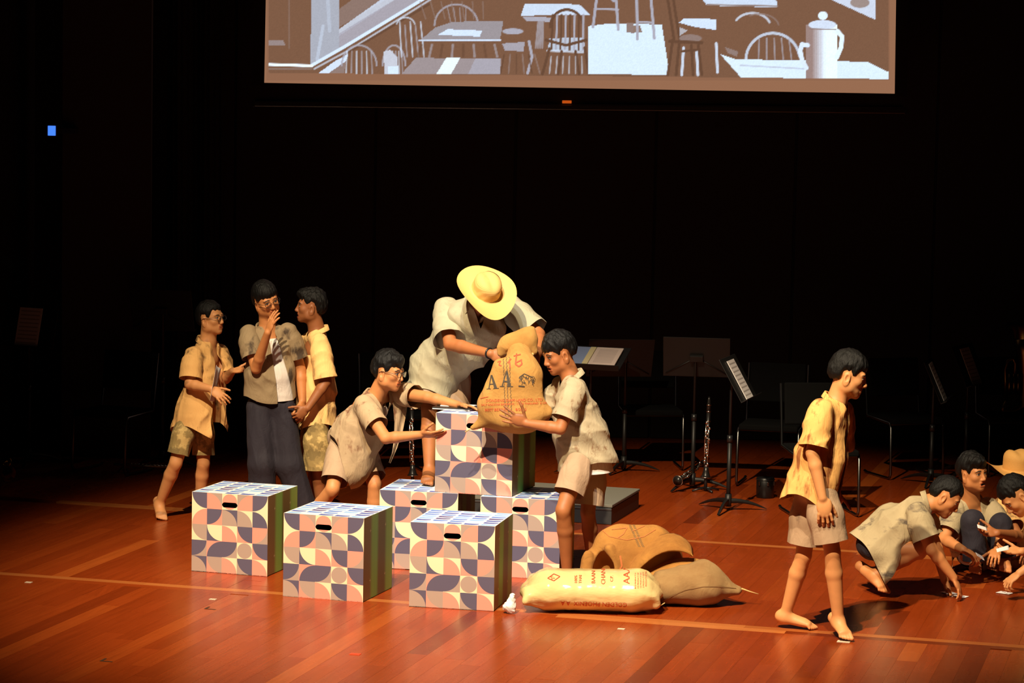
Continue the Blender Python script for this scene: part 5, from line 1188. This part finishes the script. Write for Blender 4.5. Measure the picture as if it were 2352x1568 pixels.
# ------------------------------------------------------------------ music stands
STEEL = mat('black_steel', (.010, .0095, .009), .5, .2); CHROME = mat('dull_chrome', (.16, .155, .15), .3, 1.0); SCORE = mat('score_paper', (.86, .80, .78), .8); INKP = mat('printed_staves', (.5, .45, .43), .8)
def stand(label, base, desk, facing, tilt, sheets=1, w=.50, h=.34, score=None):
    """base = floor point, desk = centre of the desk, facing = direction the sheet looks, tilt from upright"""
    base = np.asarray(base, float); desk = np.asarray(desk, float); t = thing('music_stand', label, 'music stand', tuple(base))
    f = nrm([facing[0], facing[1], 0]); n = f*math.cos(tilt) + np.array([0, 0, 1.])*math.sin(tilt); u = np.array([0, 0, 1.])*math.cos(tilt) - f*math.sin(tilt); r = np.cross(u, n)
    R = np.stack([r, n, u], 1)
    top = desk - n*.05; top2 = np.array([base[0], base[1], top[2]])
    zm = top[2]*.55
    MB().tube([base + [0, 0, .05], base + [0, 0, zm]], .016, 10).build('lower_pole', STEEL, t, True); MB().tube([base + [0, 0, zm - .02], top2, desk - n*.012], .010, 8).build('upper_pole', STEEL, t, True)
    MB().tube([base + [0, 0, zm - .02], base + [0, 0, zm + .03]], .021, 10).build('height_collar', BLACKPL, t, True); MB().tube([base + [0, 0, .03], base + [0, 0, .12]], .024, 10).build('hub', STEEL, t, True)
    a0 = math.atan2(f[1], f[0])
    for k in range(3):
        q = a0 + .5 + k*2*PI/3; d = np.array([math.cos(q), math.sin(q), 0]); s = np.array([-d[1], d[0], 0]); m = MB(); G = []
        for v in np.linspace(0, 1, 7):
            p = base + d*(.015 + .27*v) + [0, 0, .012 + .075*(1 - v**2)]; hw = .011*(1 - .2*v); hh = .030*(1 - v)**.6 + .004
            G.append([p + s*hw + [0, 0, 0], p + s*hw - [0, 0, hh], p - s*hw - [0, 0, hh], p - s*hw, p + s*hw])
        m.grid(np.array(G)); m.build('leg', STEEL, t, True)
    MB().box(desk, (w, .006, h), R).build('desk', STEEL, t, bevel=.003); MB().box(desk + n*.022 - u*(h/2 - .003), (w, .05, .006), R).build('ledge', STEEL, t, bevel=.002)
    MB().box(desk - n*.02, (.10, .03, .05), R).build('bracket', STEEL, t, bevel=.003)
    for k in (-1, 1): MB().tube([desk - n*.006, desk - n*.006 + r*k*w*.46 - u*h*.42], .004, 6).build('brace_rod', STEEL, t, True)
    if score:
        for k in ((-.5, .5) if sheets == 2 else (0,)):
            sc = desk + n*.010 + r*k*.22 - u*(h/2 - .158); o = MB().box(sc, (.215, .004, .302), R).build('sheet_music', SCORE, None, loc=tuple(sc)); tag(o, score, 'sheet music')
            for i in range(9): q = sc + n*.0024 + u*(.125 - i*.031); MB().box(q, (.18, .0008, .010), R).build('stave', INKP, o)
    return t
def floor_at(px, py): return ground(px, py)
b = floor_at(1672, 1172); stand('black music stand in front with a brightly lit edge-on score', b, at(1695, 868, b[1] - .02), (.955, -.295), .52, score='brightly lit score seen edge-on, nearest of the sheets of music')
b = floor_at(1590, 1122); stand('music stand with its dark back turned, beside the upright clarinet', b, at(1600, 820, b[1]), (.1, 1), .45)
b = floor_at(1432, 1082); stand('music stand with its dark back turned, behind the open book', b, at(1425, 822, b[1]), (-.12, 1), .45, w=.52)
b = floor_at(2137, 1112); stand('music stand above the crouching person with a thin white score edge', b, at(2150, 873, b[1]), (.965, -.26), .42, score='thin white strip of score above the crouching person')
b = floor_at(2216, 1092); stand('farther music stand at the right with a dim angled score', b, at(2226, 838, b[1]), (.88, -.47), .40, score='dim angled score at the upper right of the stage')
b = floor_at(66, 1066); stand('music stand at the far left with a dim score', b, at(68, 748, b[1]), (-.45, -.89), .25, score='dim score standing at the far left')
b = floor_at(372, 1070); stand('music stand in the dark behind the person with a lifted foot', b, at(372, 712, b[1]), (.2, 1), .3)
# conductor's desk with the open book
b = floor_at(1352, 1092); dk = at(1362, 822, b[1] - .02); stand('conductor music stand lying almost flat under the open book', b, dk, (-.35, -1), 1.15, w=.52, h=.36)
f = nrm([-.35, -1, 0]); n_ = f*math.cos(1.15) + np.array([0, 0, math.sin(1.15)]); u_ = np.array([0, 0, math.cos(1.15)]) - f*math.sin(1.15); r_ = np.cross(u_, n_); Rb = np.stack([r_, n_, u_], 1)
bk = dk + n_*.014; t = thing('open_book', 'open book with a blue left page on the conductor stand', 'book', tuple(bk))
PBLUE = mat('blue_page', lin(150, 170, 220), .7); PCREAM = mat('cream_spine', lin(240, 226, 180), .7); PPINK = mat('pale_page', lin(242, 222, 216), .7)
MB().box(bk - r_*.135 + n_*.004, (.17, .010, .26), Rb).build('blue_page', PBLUE, t, bevel=.002); MB().box(bk - r_*.028 + n_*.006, (.045, .012, .26), Rb).build('spine_page', PCREAM, t, bevel=.002); o = MB().box(bk + r_*.105 + n_*.004, (.215, .010, .27), Rb).build('printed_page', PPINK, t, bevel=.002)
tx = mat('page_text', lin(206, 188, 186), .8)
for i in range(12): MB().box(bk + r_*.105 + n_*.0095 + u_*(.10 - i*.018), (.15, .0006, .007), Rb).build('text_line', tx, o)

# ------------------------------------------------------------------ chairs
SEAT = mat('black_upholstery', (.004, .004, .004), .95); SEAT.node_tree.nodes['Principled BSDF'].inputs['Specular IOR Level'].default_value = .08
def chair(label, base, yaw, group='orchestra chairs in the dark'):
    t = thing('chair', label, 'chair', tuple(base), group); R = rotz(yaw); b0 = np.asarray(base, float); T = lambda x, y, z: b0 + R @ np.array([x, y, z])
    MB().box(T(0, 0, .455), (.45, .43, .045), R).build('seat', SEAT, t, bevel=.012); MB().box(T(0, .215, .76), (.43, .03, .30), R @ np.array(Matrix.Rotation(-.15, 3, 'X'))).build('backrest', SEAT, t, bevel=.01)
    for s in (-1, 1): MB().tube([T(s*.23, .27, .90), T(s*.23, .20, .46), T(s*.23, -.17, .44), T(s*.23, -.20, .41), T(s*.23, -.215, .05), T(s*.23, -.20, .02), T(s*.23, -.17, .012), T(s*.23, .18, .012), T(s*.23, .215, .02)], .011, 8).build('side_frame', CHROME, t, True)
    for y, z in ((-.17, .435), (.20, .455)): MB().tube([T(-.23, y, z), T(.23, y, z)], .009, 8).build('crossbar', CHROME, t, True)
    return t
chair('black chair with a bent chrome leg just behind the walking person', ground(1880, 1178), .15)
chair('black chair beside the dark round drum', ground(1770, 1112), -.25); chair('black chair behind the open book stand', ground(1492, 1072), .1); chair('black chair in the dark behind the lunging person', ground(905, 1085), .3)
chair('black chair in the dark behind the lifted-foot person', ground(260, 1082), -.4); chair('black chair in the dark above the crouching person', ground(2075, 1092), .35); chair('black chair in the dark at the right edge behind the hats', ground(2318, 1088), .1)

# ------------------------------------------------------------------ instruments
EBONY = mat('ebony_wood', (.014, .012, .011), .3); SILVER = mat('silver_keys', (.75, .70, .62), .22, 1.0); BRASS = mat('lacquered_brass', (.72, .46, .12), .22, 1.0)
def clarinet(label, p0, p1, keyseed=0, stand_=True, bell=True):
    """p0 bell end, p1 mouthpiece end"""
    p0, p1 = np.asarray(p0, float), np.asarray(p1, float); ax = p1 - p0; L = np.linalg.norm(ax); d = ax/L; s = nrm(np.cross(d, [0.3, 1, .1])); w = np.cross(d, s); rn = random.Random(keyseed)
    t = thing('clarinet', label, 'clarinet', tuple(p0)); P = lambda v: p0 + ax*v
    MB().tube([P(v) for v in (.14, .16, .5, .52, .82)], .015, 12).build('body', EBONY, t, True); MB().tube([P(0), P(.03), P(.08), P(.15)], [.038, .030, .021, .016], 16).build('bell', EBONY, t, True); MB().tube([P(.82), P(.9), P(.97), P(1)], [.016, .015, .011, .006], 12).build('mouthpiece', EBONY, t, True)
    for v in (.005, .145, .49, .70, .82, .90): (MB().tube([P(v - .006), P(v + .006)], .0185, 14) if v > .1 else MB().tube([P(v) + .039*(math.cos(q)*s + math.sin(q)*w) for q in np.linspace(0, 2*PI, 21)[:-1]], .003, 6, closed=True)).build('ring', SILVER, t, True)
    for i in range(16):
        v = .17 + i*.034; q = P(v) + w*.017 + s*rn.uniform(-.016, .016); Rm = np.stack([s, -d, w], 1); MB().lathe([(.0005, .006), (.011, .006), (.011, 0)], 10, q, Rm).build('key', SILVER, t, True)
    for k in (-1, 1): MB().tube([P(.17) + w*.018 + s*.012*k, P(.48) + w*.021 + s*.014*k, P(.68) + w*.018 + s*.010*k], .004, 6).build('key_rod', SILVER, t, True)
    if stand_:
        b = np.array([p0[0], p0[1], 0]); MB().tube([b + [0, 0, .01], p0 + d*.10], [.014, .010], 8).build('peg', BLACKPL, t, True)
        for k in range(4): q = k*PI/2 + .4; MB().tube([b + [0, 0, .03], b + [.11*math.cos(q), .11*math.sin(q), .010]], .008, 6).build('foot', BLACKPL, t, True)
    return t
b = ground(1622, 1128); clarinet('upright clarinet with silver keys between the two music stands', at(1621, 1096, b[1]), at(1629, 911, b[1]), 1)
clarinet('clarinet leaning low with its keys catching light, left of the upright one', at(1556, 1104, b[1] - .1) , at(1628, 1052, b[1] + .45), 2, False)
b = ground(946, 1118); clarinet('upright clarinet on a peg between the lunging person and the stacked box', at(948, 1092, b[1]), at(945, 905, b[1]), 3)
# flute across a low rack
b = ground(335, 1085); t = thing('flute', 'silver flute lying in the dark left of the boxes', 'flute', tuple(b + [-.2, 0, .0])); fa, fb = at(262, 1052, b[1]), at(404, 1070, b[1]); fa[2] = .06; fb[2] = .045
MB().tube([fa, fb], .011, 12).build('tube', SILVER, t, True)
for i in range(11): q = fa + (fb - fa)*(.28 + i*.06) + [0, -.006, .010]; MB().lathe([(.0005, .005), (.008, .005), (.008, 0)], 10, q).build('key', SILVER, t, True)
for v in (.15, .85): q = fa + (fb - fa)*v; MB().tube([[q[0] - .04, q[1], 0.004], [q[0], q[1], q[2] - .012], [q[0] + .04, q[1], .004]], .006, 6).build('rest', BLACKPL, t, True)
# trumpet standing on its bell
b = ground(18, 1106); t = thing('trumpet', 'brass trumpet lying with its bell shining at the left edge', 'trumpet', tuple(b)); c = b + [0, 0, .062]
Rt = frame((-.3, .9, .1), (.2, .3, 1)); Rt = np.stack([Rt[:, 0], Rt[:, 2], -Rt[:, 1]], 1)
MB().lathe([(.060, 0), (.058, -.006), (.040, -.03), (.024, -.07), (.014, -.13), (.009, -.24)], 28, c, Rt).build('bell', BRASS, t, True)
q0 = c + Rt @ np.array([0, 0, -.24]); MB().tube([q0, q0 + Rt @ np.array([0, 0, -.06]), q0 + Rt @ np.array([.03, .02, -.09]), q0 + Rt @ np.array([.07, .0, -.06]), q0 + Rt @ np.array([.07, 0, .08])], .0065, 8).build('tubing', BRASS, t, True)
for i in range(3): MB().tube([q0 + Rt @ np.array([.035, -.03, -.03 + .028*i]), q0 + Rt @ np.array([.035, .06, -.03 + .028*i])], .009, 10).build('valve', BRASS, t, True)
# dark round drum with a chrome lug
b = ground(1757, 1142); t = thing('small_drum', 'small black round drum with chrome fittings on the floor', 'drum', tuple(b)); MB().lathe([(.001, .15), (.062, .15), (.066, .145), (.066, .005), (.06, 0), (.001, 0)], 28, b).build('shell', mat('black_shell', (.005, .005, .005), .4), t, True)
MB().tube([b + [.067*math.cos(q), .067*math.sin(q), .135] for q in np.linspace(0, 2*PI, 29)[:-1]], .004, 6, closed=True).build('hoop', BLACKPL, t, True)
for q in (-.5, -1.4, -2.3): MB().box(b + [.070*math.cos(q), .070*math.sin(q), .11], (.014, .014, .03), rotz(q)).build('lug', CHROME, t, bevel=.002)
# euphonium in the dark at the right
b = ground(2322, 1086) + [0, -.02, .48]; t = thing('euphonium', 'dim brass euphonium resting on a chair at the right edge', 'euphonium', tuple(b)); e = lambda x, z, y=0: b + np.array([x, y, z])
DBR = mat('dim_brass', (.16, .09, .03), .3, 1.0)  # darkened copy of the brass, for a horn standing in little light
MB().tube([e(-.06, .10), e(-.09, .02), e(.0, .02 - .0), e(.08, .06), e(.09, .3), e(.07, .5), e(.06, .60)], [.02, .03, .04, .045, .055, .07, .085], 14).build('bow', DBR, t, True)
MB().lathe([(.085, 0), (.10, .06), (.14, .11), (.145, .115)], 28, e(.06, .60)).build('bell', DBR, t, True)
MB().tube([e(-.06, .10), e(-.08, .35), e(-.06, .42), e(-.02, .44), e(.0, .40), e(.0, .15)], .014, 8).build('tubing', DBR, t, True)
for i in range(3): MB().tube([e(-.05 + .035*i, .16, -.05), e(-.05 + .035*i, .32, -.05)], .013, 10).build('valve', DBR, t, True)
# black pad on the stacked box
zt = 2*BH + .004; c = ground(1045, 940, zt); Rk = rotz(-.30); t = thing('notebook', 'black covered notebook lying on top of the stacked box', 'notebook', (c[0], c[1] + .05, zt))
c = np.array([c[0], c[1] + .05, zt]); MB().box(c + [0, 0, .003], (.24, .17, .006), Rk).build('page_block', PAPER, t); MB().box(c + [0, 0, .010], (.245, .175, .006), Rk).build('cover', BLACKPL, t, bevel=.002); MB().box(c + [.02, .03, .016], (.20, .12, .004), Rk).build('loose_page', PAPER, t)
